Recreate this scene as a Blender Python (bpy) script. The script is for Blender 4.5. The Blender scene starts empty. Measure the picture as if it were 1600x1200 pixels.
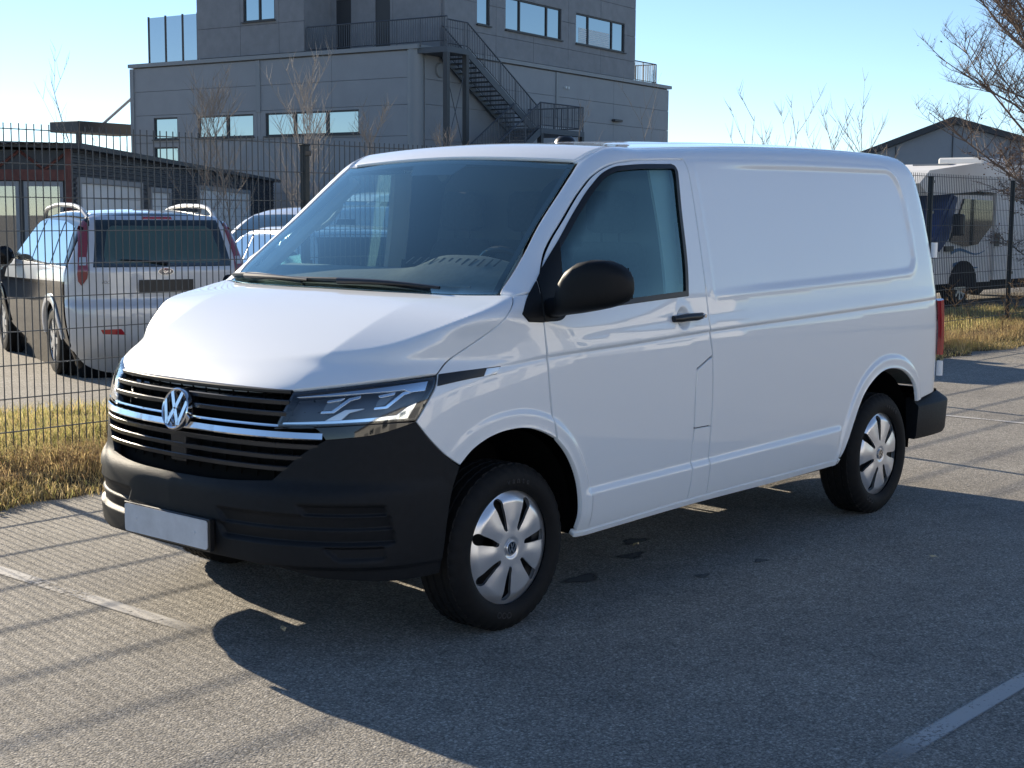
import bpy, bmesh, math, random
import numpy as np
from mathutils import Vector, Matrix
from mathutils.geometry import delaunay_2d_cdt

sc = bpy.context.scene
COL = sc.collection
rad = math.radians

# ------------------------------------------------------------------ camera
CAM_POS = (-4.1316, -4.4930, 1.587)
YAW, PITCH, ROLL, LENS = 0.8555, 0.1160, 0.0059, 36 * 2289.2 / 1600
cam = bpy.data.cameras.new('camera')
cam.sensor_width = 36.0; cam.lens = LENS; cam.clip_start = 0.05; cam.clip_end = 3000
cam_o = bpy.data.objects.new('camera', cam); COL.objects.link(cam_o)
_f = Vector((math.sin(YAW) * math.cos(PITCH), math.cos(YAW) * math.cos(PITCH), -math.sin(PITCH)))
_r = Vector((math.cos(YAW), -math.sin(YAW), 0)); _u = _r.cross(_f)
_r2 = _r * math.cos(ROLL) + _u * math.sin(ROLL); _u2 = _u * math.cos(ROLL) - _r * math.sin(ROLL)
_m = Matrix((( _r2.x, _u2.x, -_f.x, CAM_POS[0]), (_r2.y, _u2.y, -_f.y, CAM_POS[1]), (_r2.z, _u2.z, -_f.z, CAM_POS[2]), (0, 0, 0, 1)))
cam_o.matrix_world = _m
sc.camera = cam_o

# ------------------------------------------------------------------ sky, sun, exposure
SUN_EL = rad(19.6); SUN_AZ = math.atan2(0.135, 0.99)        # azimuth from +Y toward +X
w = bpy.data.worlds.new('World'); sc.world = w; w.use_nodes = True
nt = w.node_tree; bg = nt.nodes['Background']
sky = nt.nodes.new('ShaderNodeTexSky'); sky.sky_type = 'NISHITA'; sky.sun_disc = False
sky.sun_elevation = SUN_EL; sky.sun_rotation = SUN_AZ
sky.air_density = 0.7; sky.dust_density = 0.0; sky.ozone_density = 2.5; sky.altitude = 100
nt.links.new(sky.outputs[0], bg.inputs[0]); bg.inputs[1].default_value = 0.074
sun = bpy.data.lights.new('sun', 'SUN'); sun.energy = 3.9; sun.angle = rad(0.53); sun.color = (1.0, 0.87, 0.68)
sun_o = bpy.data.objects.new('sun', sun); COL.objects.link(sun_o)
_sd = Vector((math.sin(SUN_AZ) * math.cos(SUN_EL), math.cos(SUN_AZ) * math.cos(SUN_EL), math.sin(SUN_EL)))
sun_o.rotation_euler = _sd.to_track_quat('Z', 'Y').to_euler(); sun_o.location = (0, 0, 30)
vs = sc.view_settings
vs.view_transform = 'Standard'; vs.look = 'None'; vs.exposure = 1.4; vs.gamma = 1.0; vs.use_curve_mapping = False
sc.cycles.use_denoising = True
sc.cycles.max_bounces = 10; sc.cycles.transparent_max_bounces = 16; sc.cycles.glossy_bounces = 6
sc.cycles.sample_clamp_indirect = 6.0

# ------------------------------------------------------------------ object helpers
def link(o, parent=None):
    COL.objects.link(o)
    if parent is not None: o.parent = parent
    return o

def tag(o, label=None, cat=None, group=None, kind=None):
    if label: o['label'] = label
    if cat: o['category'] = cat
    if group: o['group'] = group
    if kind: o['kind'] = kind
    return o

def thing(name, label, cat, loc=(0, 0, 0), rz=0.0, group=None):
    o = bpy.data.objects.new(name, None); o.empty_display_size = 0.2
    link(o); o.location = loc; o.rotation_euler = (0, 0, rz)
    return tag(o, label, cat, group)

def mesh(name, V, Fc, mat, parent=None, smooth=False, normals=None):
    me = bpy.data.meshes.new(name)
    V = np.asarray(V, float)
    me.from_pydata([tuple(v) for v in V.tolist()], [], [tuple(int(i) for i in f) for f in Fc])
    if mat is not None: me.materials.append(mat)
    me.validate(clean_customdata=False)
    if smooth or normals is not None:
        me.polygons.foreach_set('use_smooth', [True] * len(me.polygons))
    if normals is not None and len(normals) == len(me.vertices):
        me.normals_split_custom_set_from_vertices([tuple(n) for n in np.asarray(normals).tolist()])
    me.update()
    return link(bpy.data.objects.new(name, me), parent)

class MB:
    """collects simple solids into one mesh part"""
    def __init__(s): s.v = []; s.f = []
    def add(s, V, Fc):
        b = len(s.v); s.v += [tuple(v) for v in V]; s.f += [tuple(i + b for i in f) for f in Fc]; return s
    def box(s, x0, x1, y0, y1, z0, z1, c=0.0):
        if c <= 0:
            V = [(x, y, z) for x in (x0, x1) for y in (y0, y1) for z in (z0, z1)]
            return s.add(V, [(0, 1, 3, 2), (4, 6, 7, 5), (0, 4, 5, 1), (2, 3, 7, 6), (0, 2, 6, 4), (1, 5, 7, 3)])
        V = []; idx = {}
        for ax in range(3):
            for sx in (0, 1):
                for sy in (0, 1):
                    for sz in (0, 1):
                        p = [(x0, x1)[sx], (y0, y1)[sy], (z0, z1)[sz]]
                        for k in range(3):
                            if k != ax: p[k] += c * (1 if (sx, sy, sz)[k] == 0 else -1)
                        idx[(ax, sx, sy, sz)] = len(V); V.append(tuple(p))
        Fc = []
        for ax in range(3):
            for sd in (0, 1):
                o = [k for k in range(3) if k != ax]
                q = []
                for a, b in ((0, 0), (1, 0), (1, 1), (0, 1)):
                    k = [0, 0, 0]; k[ax] = sd; k[o[0]] = a; k[o[1]] = b; q.append(idx[(ax, *k)])
                flip = (sd == 0) ^ (ax == 1)
                Fc.append(tuple(q[::-1] if flip else q))
        for ax in range(3):
            o = [k for k in range(3) if k != ax]
            for a in (0, 1):
                for b in (0, 1):
                    k0 = [0, 0, 0]; k0[o[0]] = a; k0[o[1]] = b; k1 = k0[:]; k1[ax] = 1
                    q = [idx[(o[0], *k0)], idx[(o[0], *k1)], idx[(o[1], *k1)], idx[(o[1], *k0)]]
                    cen = np.mean([V[i] for i in q], 0); mid = np.array([(x0 + x1) / 2, (y0 + y1) / 2, (z0 + z1) / 2])
                    n = np.cross(np.subtract(V[q[1]], V[q[0]]), np.subtract(V[q[2]], V[q[0]]))
                    Fc.append(tuple(q if np.dot(n, cen - mid) > 0 else q[::-1]))
        for sx in (0, 1):
            for sy in (0, 1):
                for sz in (0, 1):
                    q = [idx[(a, sx, sy, sz)] for a in range(3)]
                    Fc.append(tuple(q if (sx + sy + sz) % 2 == 1 else q[::-1]))
        return s.add(V, Fc)
    def obox(s, cx, cy, cz, ux, uy, lx, ly, lz):
        """box with horizontal axis (ux,uy), half sizes"""
        V = []
        for a in (-1, 1):
            for b in (-1, 1):
                for c in (-1, 1):
                    V.append((cx + a * lx * ux - b * ly * uy, cy + a * lx * uy + b * ly * ux, cz + c * lz))
        return s.add(V, [(0, 1, 3, 2), (4, 6, 7, 5), (0, 4, 5, 1), (2, 3, 7, 6), (0, 2, 6, 4), (1, 5, 7, 3)])
    def tube(s, pts, r, n=6, caps=True, r1=None):
        P = [Vector(p) for p in pts]; m = len(P)
        rs = r if isinstance(r, (list, tuple)) else [r + ((r1 if r1 is not None else r) - r) * i / max(1, m - 1) for i in range(m)]
        V = []; up = Vector((0, 0, 1)); prev = None
        for i, p in enumerate(P):
            t = (P[min(i + 1, m - 1)] - P[max(i - 1, 0)])
            if t.length < 1e-9: t = Vector((0, 0, 1))
            t.normalize()
            if prev is None:
                a = t.cross(up)
                if a.length < 1e-3: a = t.cross(Vector((1, 0, 0)))
                a.normalize()
            else:
                a = prev - t * prev.dot(t)
                if a.length < 1e-6: a = t.orthogonal()
                a.normalize()
            prev = a; b = t.cross(a)
            for k in range(n):
                an = 2 * math.pi * k / n
                V.append(tuple(p + (a * math.cos(an) + b * math.sin(an)) * rs[i]))
        Fc = [(i * n + k, i * n + (k + 1) % n, (i + 1) * n + (k + 1) % n, (i + 1) * n + k) for i in range(m - 1) for k in range(n)]
        if caps and n > 2:
            Fc.append(tuple(range(n))[::-1]); Fc.append(tuple((m - 1) * n + k for k in range(n)))
        return s.add(V, Fc)
    def lathe(s, prof, n=48, ax='y', c=(0, 0, 0), close=False):
        """prof: (radius, along)"""
        V = []; m = len(prof)
        for i in range(n):
            a = 2 * math.pi * i / n; ca, sa = math.cos(a), math.sin(a)
            for r, h in prof:
                p = {'y': (r * ca, h, r * sa), 'z': (r * ca, r * sa, h), 'x': (h, r * ca, r * sa)}[ax]
                V.append((p[0] + c[0], p[1] + c[1], p[2] + c[2]))
        Fc = []
        for i in range(n):
            j = (i + 1) % n
            for k in range(m - (0 if close else 1)):
                l = (k + 1) % m
                Fc.append((i * m + k, i * m + l, j * m + l, j * m + k))
        return s.add(V, Fc)
    def prism(s, poly, d0, d1, fn):
        """poly 2d (a,b) list; fn(a,b,d)->xyz"""
        n = len(poly); V = [fn(a, b, d0) for a, b in poly] + [fn(a, b, d1) for a, b in poly]
        Fc = [tuple(range(n))[::-1], tuple(range(n, 2 * n))] + [(i, (i + 1) % n, n + (i + 1) % n, n + i) for i in range(n)]
        return s.add(V, Fc)
    def build(s, name, mat, parent=None, smooth=False, fix=True):
        o = mesh(name, s.v, s.f, mat, parent, smooth)
        if fix:
            bm = bmesh.new(); bm.from_mesh(o.data); bmesh.ops.recalc_face_normals(bm, faces=bm.faces); bm.to_mesh(o.data); bm.free()
        if smooth == 'auto' or smooth:
            try: o.data.set_sharp_from_angle(angle=rad(38))
            except Exception: pass
        return o

def copy_tree(o, parent=None):
    c = o.copy(); COL.objects.link(c); c.parent = parent
    for ch in list(o.children): copy_tree(ch, c)
    return c

# ------------------------------------------------------------------ materials
def mat(name, base=(.5, .5, .5), rough=.5, metal=0., coat=0., coat_r=.03, spec=.5, emit=None, trans=0.):
    m = bpy.data.materials.new(name); m.use_nodes = True
    b = m.node_tree.nodes['Principled BSDF']
    b.inputs['Base Color'].default_value = (*base, 1); b.inputs['Roughness'].default_value = rough
    b.inputs['Metallic'].default_value = metal; b.inputs['Coat Weight'].default_value = coat
    b.inputs['Coat Roughness'].default_value = coat_r; b.inputs['Specular IOR Level'].default_value = spec
    b.inputs['Transmission Weight'].default_value = trans
    if coat >= 1: b.inputs['Coat IOR'].default_value = 1.65
    return m

def node(m, typ, **kw):
    n = m.node_tree.nodes.new(typ)
    for k, v in kw.items():
        if k in n.inputs: n.inputs[k].default_value = v
        else: setattr(n, k, v)
    return n

def lnk(m, a, b): m.node_tree.links.new(a, b)

def ramp(m, fac, stops):
    r = node(m, 'ShaderNodeValToRGB'); el = r.color_ramp.elements
    while len(el) < len(stops): el.new(0.5)
    for e, (p, c) in zip(el, stops):
        e.position = p; e.color = (*c, 1) if len(c) == 3 else c
    lnk(m, fac, r.inputs[0]); return r

def vary(m, scale=3., amt=.15, bump=0., bscale=None, detail=4., rough_amt=0.):
    """break up a plain principled material: noise on colour, roughness and fine relief"""
    b = m.node_tree.nodes['Principled BSDF']; base = tuple(b.inputs['Base Color'].default_value)[:3]
    tc = node(m, 'ShaderNodeTexCoord'); nz = node(m, 'ShaderNodeTexNoise', Scale=scale, Detail=detail, Roughness=.6)
    lnk(m, tc.outputs['Object'], nz.inputs['Vector'])
    lo = tuple(c * (1 - amt) for c in base); hi = tuple(min(1, c * (1 + amt)) for c in base)
    r = ramp(m, nz.outputs['Fac'], [(.3, lo), (.7, hi)]); lnk(m, r.outputs[0], b.inputs['Base Color'])
    if rough_amt:
        ro = b.inputs['Roughness'].default_value
        mr = node(m, 'ShaderNodeMapRange'); mr.inputs[3].default_value = max(0, ro - rough_amt); mr.inputs[4].default_value = min(1, ro + rough_amt)
        lnk(m, nz.outputs['Fac'], mr.inputs[0]); lnk(m, mr.outputs[0], b.inputs['Roughness'])
    if bump:
        n2 = node(m, 'ShaderNodeTexNoise', Scale=bscale or scale * 20, Detail=3.)
        lnk(m, tc.outputs['Object'], n2.inputs['Vector'])
        bp = node(m, 'ShaderNodeBump', Strength=bump, Distance=.002)
        lnk(m, n2.outputs['Fac'], bp.inputs['Height']); lnk(m, bp.outputs[0], b.inputs['Normal'])
    return m

def glass(name, tint=(.8, .9, .88), ior=1.5, rough=.0, boost=1.0, refl=(1, 1, 1)):
    """thin pane: fresnel mirror over tinted see-through"""
    m = bpy.data.materials.new(name); m.use_nodes = True; t = m.node_tree; t.nodes.remove(t.nodes['Principled BSDF'])
    out = t.nodes['Material Output']
    tr = node(m, 'ShaderNodeBsdfTransparent'); tr.inputs[0].default_value = (*tint, 1)
    gl = node(m, 'ShaderNodeBsdfGlossy', Roughness=rough); gl.inputs[0].default_value = (*refl, 1)
    fr = node(m, 'ShaderNodeFresnel', IOR=ior); ge = node(m, 'ShaderNodeNewGeometry')
    ma = node(m, 'ShaderNodeMath', operation='MULTIPLY_ADD'); ma.inputs[1].default_value = 1 / ior - ior; ma.inputs[2].default_value = ior
    lnk(m, ge.outputs['Backfacing'], ma.inputs[0]); lnk(m, ma.outputs[0], fr.inputs['IOR'])      # same mirror on both faces of the pane
    mx = node(m, 'ShaderNodeMixShader')
    if boost != 1.0:
        mu = node(m, 'ShaderNodeMath', operation='MULTIPLY', use_clamp=True); mu.inputs[1].default_value = boost
        lnk(m, fr.outputs[0], mu.inputs[0]); lnk(m, mu.outputs[0], mx.inputs[0])
    else: lnk(m, fr.outputs[0], mx.inputs[0])
    lnk(m, tr.outputs[0], mx.inputs[1]); lnk(m, gl.outputs[0], mx.inputs[2]); lnk(m, mx.outputs[0], out.inputs[0])
    return m

M = {}
M['paint'] = mat('white_paint', (.81, .845, .87), .4, 0, 1.0, .015)
M['plastic'] = vary(mat('grey_bumper_plastic', (.010, .0115, .014), .55, spec=.22), 40, .15, .35, 900)
M['black'] = mat('black_trim', (.012, .012, .013), .35)
M['seam'] = mat('dark_seam', (.006, .006, .006), .9, spec=.1)
M['gloss'] = mat('gloss_black', (.008, .008, .009), .06, coat=.5)
M['rubber'] = vary(mat('tyre_rubber', (.0085, .0085, .009), .7, spec=.25), 30, .2, .3, 500)
M['chrome'] = mat('chrome', (.82, .83, .85), .07, 1.0)
M['silver'] = mat('wheel_silver', (.72, .73, .75), .30, .7, .4, .1)
M['glass'] = glass('windscreen_glass', (.82, .94, .92), 1.52, 0., 2.7, (.82, 1.0, .92))
M['sideglass'] = glass('side_glass', (.55, .76, .78), 1.52, 0., 2.2, (.75, 1.0, .97))
M['lens'] = glass('lamp_lens', (.93, .96, .98), 1.5, 0., 1.8)
M['lamp_dark'] = mat('lamp_housing', (.045, .055, .075), .3)
M['red'] = mat('red_lens', (.35, .008, .012), .08, coat=1.0)
M['orange'] = mat('amber_clear', (.75, .78, .8), .12, .3, coat=1.0)
M['dash'] = vary(mat('dashboard_plastic', (.20, .205, .20), .7), 30, .1, .2, 600)
M['cloth'] = vary(mat('seat_cloth', (.03, .03, .034), .9), 60, .2, .4, 400)
M['trim_grey'] = mat('pillar_trim', (.42, .43, .43), .7)
M['steel_dark'] = mat('dark_steel', (.02, .02, .022), .6)
# ------------------------------------------------------------------ surfaces: curves, implicit bodies, panels
def pch(xs, ys):
    xs = np.array(xs, float); ys = np.array(ys, float); h = np.diff(xs); d = np.diff(ys) / h
    m = np.zeros(len(xs)); m[0] = d[0]; m[-1] = d[-1]
    for i in range(1, len(xs) - 1):
        if d[i - 1] * d[i] > 0:
            w1 = 2 * h[i] + h[i - 1]; w2 = h[i] + 2 * h[i - 1]
            m[i] = (w1 + w2) / (w1 / d[i - 1] + w2 / d[i])
    def f(x):
        x = np.asarray(x, float); xc = np.clip(x, xs[0], xs[-1])
        i = np.clip(np.searchsorted(xs, xc) - 1, 0, len(h) - 1)
        t = (xc - xs[i]) / h[i]
        r = ((1 + 2 * t) * (1 - t) ** 2) * ys[i] + t * (1 - t) ** 2 * h[i] * m[i] + t * t * (3 - 2 * t) * ys[i + 1] + t * t * (t - 1) * h[i] * m[i + 1]
        return r + np.where(x < xs[0], (x - xs[0]) * m[0], 0) + np.where(x > xs[-1], (x - xs[-1]) * m[-1], 0)
    return f

def smooth(f, x0, x1, sig, n=4000):
    """tabulated, gaussian-smoothed copy of a curve (continuous curvature for clean reflections)"""
    xs = np.linspace(x0, x1, n); h = xs[1] - xs[0]; k = max(1, int(4 * sig / h)); t = np.arange(-k, k + 1) * h; w_ = np.exp(-.5 * (t / sig) ** 2); w_ /= w_.sum()
    ys = np.convolve(f(np.concatenate([x0 + (np.arange(-k, 0)) * h, xs, x1 + np.arange(1, k + 1) * h])), w_, 'valid')
    m0 = (ys[5] - ys[0]) / (5 * h); m1 = (ys[-1] - ys[-6]) / (5 * h)
    return lambda x: np.interp(x, xs, ys) + np.minimum(np.asarray(x) - x0, 0) * m0 + np.maximum(np.asarray(x) - x1, 0) * m1

def sst(a, b, x):
    t = np.clip((x - a) / (b - a), 0, 1); return t * t * (3 - 2 * t)

def smax(a, b, k):
    h = np.maximum(k - np.abs(a - b), 0) / k
    return np.maximum(a, b) + h * h * k * .25

def cast(gf, O, D, L, n=90):
    """distance-guided march along O+t*D to gf=0; NaN where nothing is met within L"""
    N = len(O); t = np.zeros(N); done = np.zeros(N, bool); act = np.arange(N)
    for it in range(34):
        v = gf(O[act] + D[act] * t[act][:, None]); ok = np.abs(v) < 2e-5; done[act[ok]] = True
        act2 = act[~ok]; t[act2] += v[~ok] * .8; act = act2
        if len(act) == 0: break
    bad = ~done | (t > L * 1.05) | (t < -.02)
    if bad.any():
        b = np.where(bad)[0]; o = O[b]; d = D[b]; ts = np.linspace(0, L, n); lo = np.full(len(b), np.nan); hi = lo.copy(); prev = None
        for i, tt in enumerate(ts):
            v = gf(o + d * tt)
            if prev is not None:
                hit = (prev > 0) & (v <= 0) & np.isnan(lo); lo[hit] = ts[i - 1]; hi[hit] = tt
            prev = v
        for _ in range(20):
            m = (lo + hi) / 2; q = gf(o + d * m[:, None]) > 0; lo = np.where(q, m, lo); hi = np.where(q, hi, m)
        t[b] = hi
    return O + D * t[:, None]

def grad(gf, P, e=.003):
    G = np.stack([gf(P + np.eye(3)[k] * e) - gf(P - np.eye(3)[k] * e) for k in range(3)], 1)
    return G / np.maximum(np.linalg.norm(G, axis=1, keepdims=True), 1e-9)

def catmull(pts, step):
    P = np.asarray(pts, float)
    if len(P) == 2:
        n = max(1, int(np.ceil(np.linalg.norm(P[1] - P[0]) / step))); t = np.linspace(0, 1, n + 1)[:, None]
        return P[0] * (1 - t) + P[1] * t
    E = np.vstack([2 * P[0] - P[1], P, 2 * P[-1] - P[-2]]); out = []
    for i in range(1, len(E) - 2):
        p0, p1, p2, p3 = E[i - 1:i + 3]; L = np.linalg.norm(p2 - p1); n = max(1, int(np.ceil(L / step)))
        d01 = max(np.linalg.norm(p1 - p0), 1e-6); d12 = max(L, 1e-6); d23 = max(np.linalg.norm(p3 - p2), 1e-6)
        m1 = ((p1 - p0) / d01 - (p2 - p0) / (d01 + d12) + (p2 - p1) / d12) * d12
        m2 = ((p2 - p1) / d12 - (p3 - p1) / (d12 + d23) + (p3 - p2) / d23) * d12
        t = (np.arange(n) / n)[:, None]
        out.append((2 * t**3 - 3 * t**2 + 1) * p1 + (t**3 - 2 * t**2 + t) * m1 + (-2 * t**3 + 3 * t**2) * p2 + (t**3 - t**2) * m2)
    out.append(P[-1:]); return np.vstack(out)

def loop_of(segs, step):
    """closed loop from a list of segments (each a smooth run of points)"""
    out = []
    for i, s in enumerate(segs):
        nxt = segs[(i + 1) % len(segs)]
        r = catmull(s, step); out.append(r[:-1] if np.allclose(r[-1], nxt[0], atol=1e-6) else r)
    P = np.vstack(out); keep = [0]
    for i in range(1, len(P)):
        if np.linalg.norm(P[i] - P[keep[-1]]) > step * .2: keep.append(i)
    if np.linalg.norm(P[keep[-1]] - P[0]) < step * .2: keep.pop()
    return P[keep]

def area2(p): return .5 * np.sum(p[:, 0] * np.roll(p[:, 1], -1) - np.roll(p[:, 0], -1) * p[:, 1])

def inset2(p, d):
    """move a CCW loop inwards by d"""
    t = np.roll(p, -1, 0) - np.roll(p, 1, 0); t /= np.maximum(np.linalg.norm(t, axis=1, keepdims=True), 1e-9)
    a = p - np.roll(p, 1, 0); a /= np.maximum(np.linalg.norm(a, axis=1, keepdims=True), 1e-9)
    c = np.clip(np.sum(a * t, 1), .5, 1)[:, None]
    return p + np.stack([-t[:, 1], t[:, 0]], 1) * d / c

def inpoly(q, p):
    x, y = q[:, 0], q[:, 1]; c = np.zeros(len(q), bool)
    for (x0, y0), (x1, y1) in zip(p, np.roll(p, -1, 0)):
        if y0 == y1: continue
        m = ((y0 > y) != (y1 > y)); c ^= m & (x < (x1 - x0) * (y - y0) / (y1 - y0) + x0)
    return c

def segdist(q, p, closed=True):
    d = np.full(len(q), 1e9); pr = zip(p, np.roll(p, -1, 0)) if closed else zip(p[:-1], p[1:])
    for a, b in pr:
        v = b - a; L = max(v @ v, 1e-12); t = np.clip(((q - a) @ v) / L, 0, 1)
        d = np.minimum(d, np.linalg.norm(q - a - t[:, None] * v, axis=1))
    return d

def tri2d(loops, h, feats=()):
    """loops[0] outer CCW, others holes; feats: extra (N,2) points. returns pts, tris, loop index ranges"""
    out = loops[0]; lo = out.min(0); hi = out.max(0)
    gx = np.arange(lo[0] + h * .5, hi[0], h); gy = np.arange(lo[1] + h * .5, hi[1], h * .87)
    X, Y = np.meshgrid(gx, gy); X = X + (np.arange(len(gy)) % 2)[:, None] * h * .5
    G = np.stack([X.ravel(), Y.ravel()], 1)
    def ok(q, mg):
        k = inpoly(q, out)
        for hl in loops[1:]: k &= ~inpoly(q, hl)
        q = q[k]
        if len(q) == 0: return q
        dd = segdist(q, out)
        for hl in loops[1:]: dd = np.minimum(dd, segdist(q, hl))
        return q[dd > mg]
    G = ok(G, h * .45)
    if len(feats):
        Ft = ok(np.vstack(feats), .0015)
        if len(Ft) and len(G):
            cell = h * .55; occ = set(map(tuple, np.floor(Ft / cell).astype(int)))
            gk = np.floor(G / cell).astype(int)
            G = G[[not any((a + i, b + j) in occ for i in (-1, 0, 1) for j in (-1, 0, 1)) for a, b in gk]]
        G = np.vstack([G, Ft]) if len(Ft) else G
    pts = [tuple(p) for l in loops for p in l]; edges = []; b = 0; rng = []
    for l in loops:
        n = len(l); edges += [(b + i, b + (i + 1) % n) for i in range(n)]; rng.append((b, n)); b += n
    allp = pts + [tuple(p) for p in G]
    v, e, f, ov, oe, of = delaunay_2d_cdt([Vector(p) for p in allp], edges, [], 0, 1e-7)
    P = np.array([tuple(x) for x in v]); mp = {}
    for i, o in enumerate(ov):
        for k in o: mp[k] = i
    Tn = np.array([tuple(x) for x in f if len(x) == 3])
    cen = P[Tn].mean(1); k = inpoly(cen, out)
    for hl in loops[1:]: k &= ~inpoly(cen, hl)
    Tn = Tn[k]
    a = P[Tn]; ar = (a[:, 1, 0] - a[:, 0, 0]) * (a[:, 2, 1] - a[:, 0, 1]) - (a[:, 2, 0] - a[:, 0, 0]) * (a[:, 1, 1] - a[:, 0, 1])
    Tn = Tn[np.abs(ar) > 1e-11]; ar = ar[np.abs(ar) > 1e-11]; Tn[ar < 0] = Tn[ar < 0][:, ::-1]
    idx = [[mp.get(b + i, b + i) for i in range(n)] for b, n in rng]
    return P, Tn, idx

def sheet(loops, h, mapf, feats=(), flange=.0, lipr=.0018):
    """2d loops -> mapped surface with rounded turned-in edges: V,F,N"""
    P2, Tn, idx = tri2d(loops, h, feats)
    P, Nn = mapf(P2)
    bad = np.isnan(P).any(1)
    if bad.any(): Tn = Tn[~bad[Tn].any(1)]; P = np.nan_to_num(P); Nn = np.nan_to_num(Nn)
    # orientation: make faces follow Nn
    a = P[Tn]; fn = np.cross(a[:, 1] - a[:, 0], a[:, 2] - a[:, 0]); s = np.sum(fn * Nn[Tn[:, 0]], 1).sum()
    flip = s < 0
    Fc = [tuple(t[::-1]) if flip else tuple(t) for t in Tn.tolist()]
    V = P; N = Nn
    if flange > 0:
        for li, ix in enumerate(idx):
            ix = [i for i in ix if not bad[i]]
            if len(ix) < 3: continue
            L = P[ix]; n = Nn[ix]; t = np.roll(L, -1, 0) - np.roll(L, 1, 0)
            t /= np.maximum(np.linalg.norm(t, axis=1, keepdims=True), 1e-9)
            o = np.cross(t, n)
            if flip: o = -o
            o /= np.maximum(np.linalg.norm(o, axis=1, keepdims=True), 1e-9)
            b = len(V); m = len(ix)
            V = np.vstack([V, L + o * lipr * .8 - n * lipr * .7, L + o * lipr - n * flange])
            nn = n + o; nn /= np.maximum(np.linalg.norm(nn, axis=1, keepdims=True), 1e-9)
            N = np.vstack([N, nn, o])
            for i in range(m):
                j = (i + 1) % m
                q1 = (ix[i], b + i, b + j, ix[j]); q2 = (b + i, b + m + i, b + m + j, b + j)
                if flip: q1 = q1[::-1]; q2 = q2[::-1]
                Fc += [q1, q2]
    return V, Fc, N

class Lin:
    """parallel projection along D"""
    def __init__(s, D):
        s.D = np.array(D, float) / np.linalg.norm(D)
        u = np.cross(s.D, [0, 0, 1.]) if abs(s.D[2]) < .97 else np.array([1., 0, 0])
        s.U = u / np.linalg.norm(u); s.V = np.cross(s.U, s.D)
    def to2(s, P): P = np.asarray(P, float); return np.stack([P @ s.U, P @ s.V], -1)
    def rays(s, q, P): 
        a = (np.asarray(P) @ s.D).min() - .12; L = np.ptp(np.asarray(P) @ s.D) + .55
        return q[:, :1] * s.U + q[:, 1:] * s.V + s.D * a, np.broadcast_to(s.D, (len(q), 3)), L
class Cyl:
    """rays toward a vertical axis at (cx,0), front side"""
    def __init__(s, cx, R): s.cx = cx; s.R = R
    def to2(s, P): P = np.asarray(P, float); return np.stack([s.R * np.arctan2(P[..., 1], s.cx - P[..., 0]), P[..., 2]], -1)
    def rays(s, q, P):
        th = q[:, 0] / s.R; d = np.stack([-np.cos(th), np.sin(th), 0 * th], 1)
        return np.array([s.cx, 0, 0]) + d * 1.5 + np.stack([0 * th, 0 * th, q[:, 1]], 1), -d, 1.2

class Fan:
    """rays toward a lengthwise axis at height zc, leaning rearwards by k per unit of radius"""
    def __init__(s, zc, k, R): s.zc = zc; s.k = k; s.R = R
    def to2(s, P): P = np.asarray(P, float); r = np.hypot(P[..., 1], P[..., 2] - s.zc); return np.stack([s.R * np.arctan2(P[..., 1], P[..., 2] - s.zc), P[..., 0] + s.k * r], -1)
    def rays(s, q, P):
        f = q[:, 0] / s.R; r0 = 1.35; d = np.stack([0 * f + s.k, -np.sin(f), -np.cos(f)], 1); O = np.stack([q[:, 1] - s.k * r0, r0 * np.sin(f), s.zc + r0 * np.cos(f)], 1)
        L = np.linalg.norm(d[0]); return O, d / L, 1.2

def panel(gf, proj, segs, h=.02, hb=.012, inset=.0, off=0., flange=.012, holes=(), hole_inset=0., feats=(), lipr=.0018, back=0.):
    L0 = loop_of(segs, hb); p = proj.to2(L0)
    if area2(p) < 0: p = p[::-1]
    if inset: p = inset2(p, inset)
    loops = [p]; P3 = [L0]
    for hs in holes:
        l3 = loop_of(hs, hb); q = proj.to2(l3)
        if area2(q) < 0: q = q[::-1]
        if hole_inset: q = inset2(q, hole_inset)
        loops.append(q); P3.append(l3)
    ft = [proj.to2(f) for f in feats]
    ref = np.vstack(P3)
    if back: ref = np.vstack([ref, ref - proj.D * back])
    def mapf(q):
        O, D, L = proj.rays(q, ref); P = cast(gf, O, D, L); N = grad(gf, np.nan_to_num(P))
        return P + N * off, N
    return sheet(loops, h, mapf, ft, flange, lipr)

def put(name, vfn, m, parent=None, mirror=False):
    V, Fc, N = vfn
    if mirror: V = V * [1, -1, 1]; N = N * [1, -1, 1]; Fc = [f[::-1] for f in Fc]
    return mesh(name, V, Fc, m, parent, True, N)

def sweep(path, prof, normals=None, closed=False):
    """sweep 2d profile (a: along side, b: along normal) over 3d path; normals per point"""
    P = np.asarray(path, float); m = len(P); k = len(prof)
    t = np.gradient(P, axis=0); t /= np.maximum(np.linalg.norm(t, axis=1, keepdims=True), 1e-9)
    n = np.asarray(normals, float); n = n - t * np.sum(n * t, 1, keepdims=True); n /= np.linalg.norm(n, axis=1, keepdims=True)
    s = np.cross(n, t); pr = np.array(prof)
    V = (P[:, None] + s[:, None] * pr[None, :, :1] + n[:, None] * pr[None, :, 1:]).reshape(-1, 3)
    Fc = [(i * k + j, i * k + (j + 1) % k, (i + 1) * k + (j + 1) % k, (i + 1) * k + j) for i in range(m - 1) for j in range(k)]
    Fc += [tuple(range(k))[::-1], tuple((m - 1) * k + j for j in range(k))]
    return V, Fc
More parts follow.
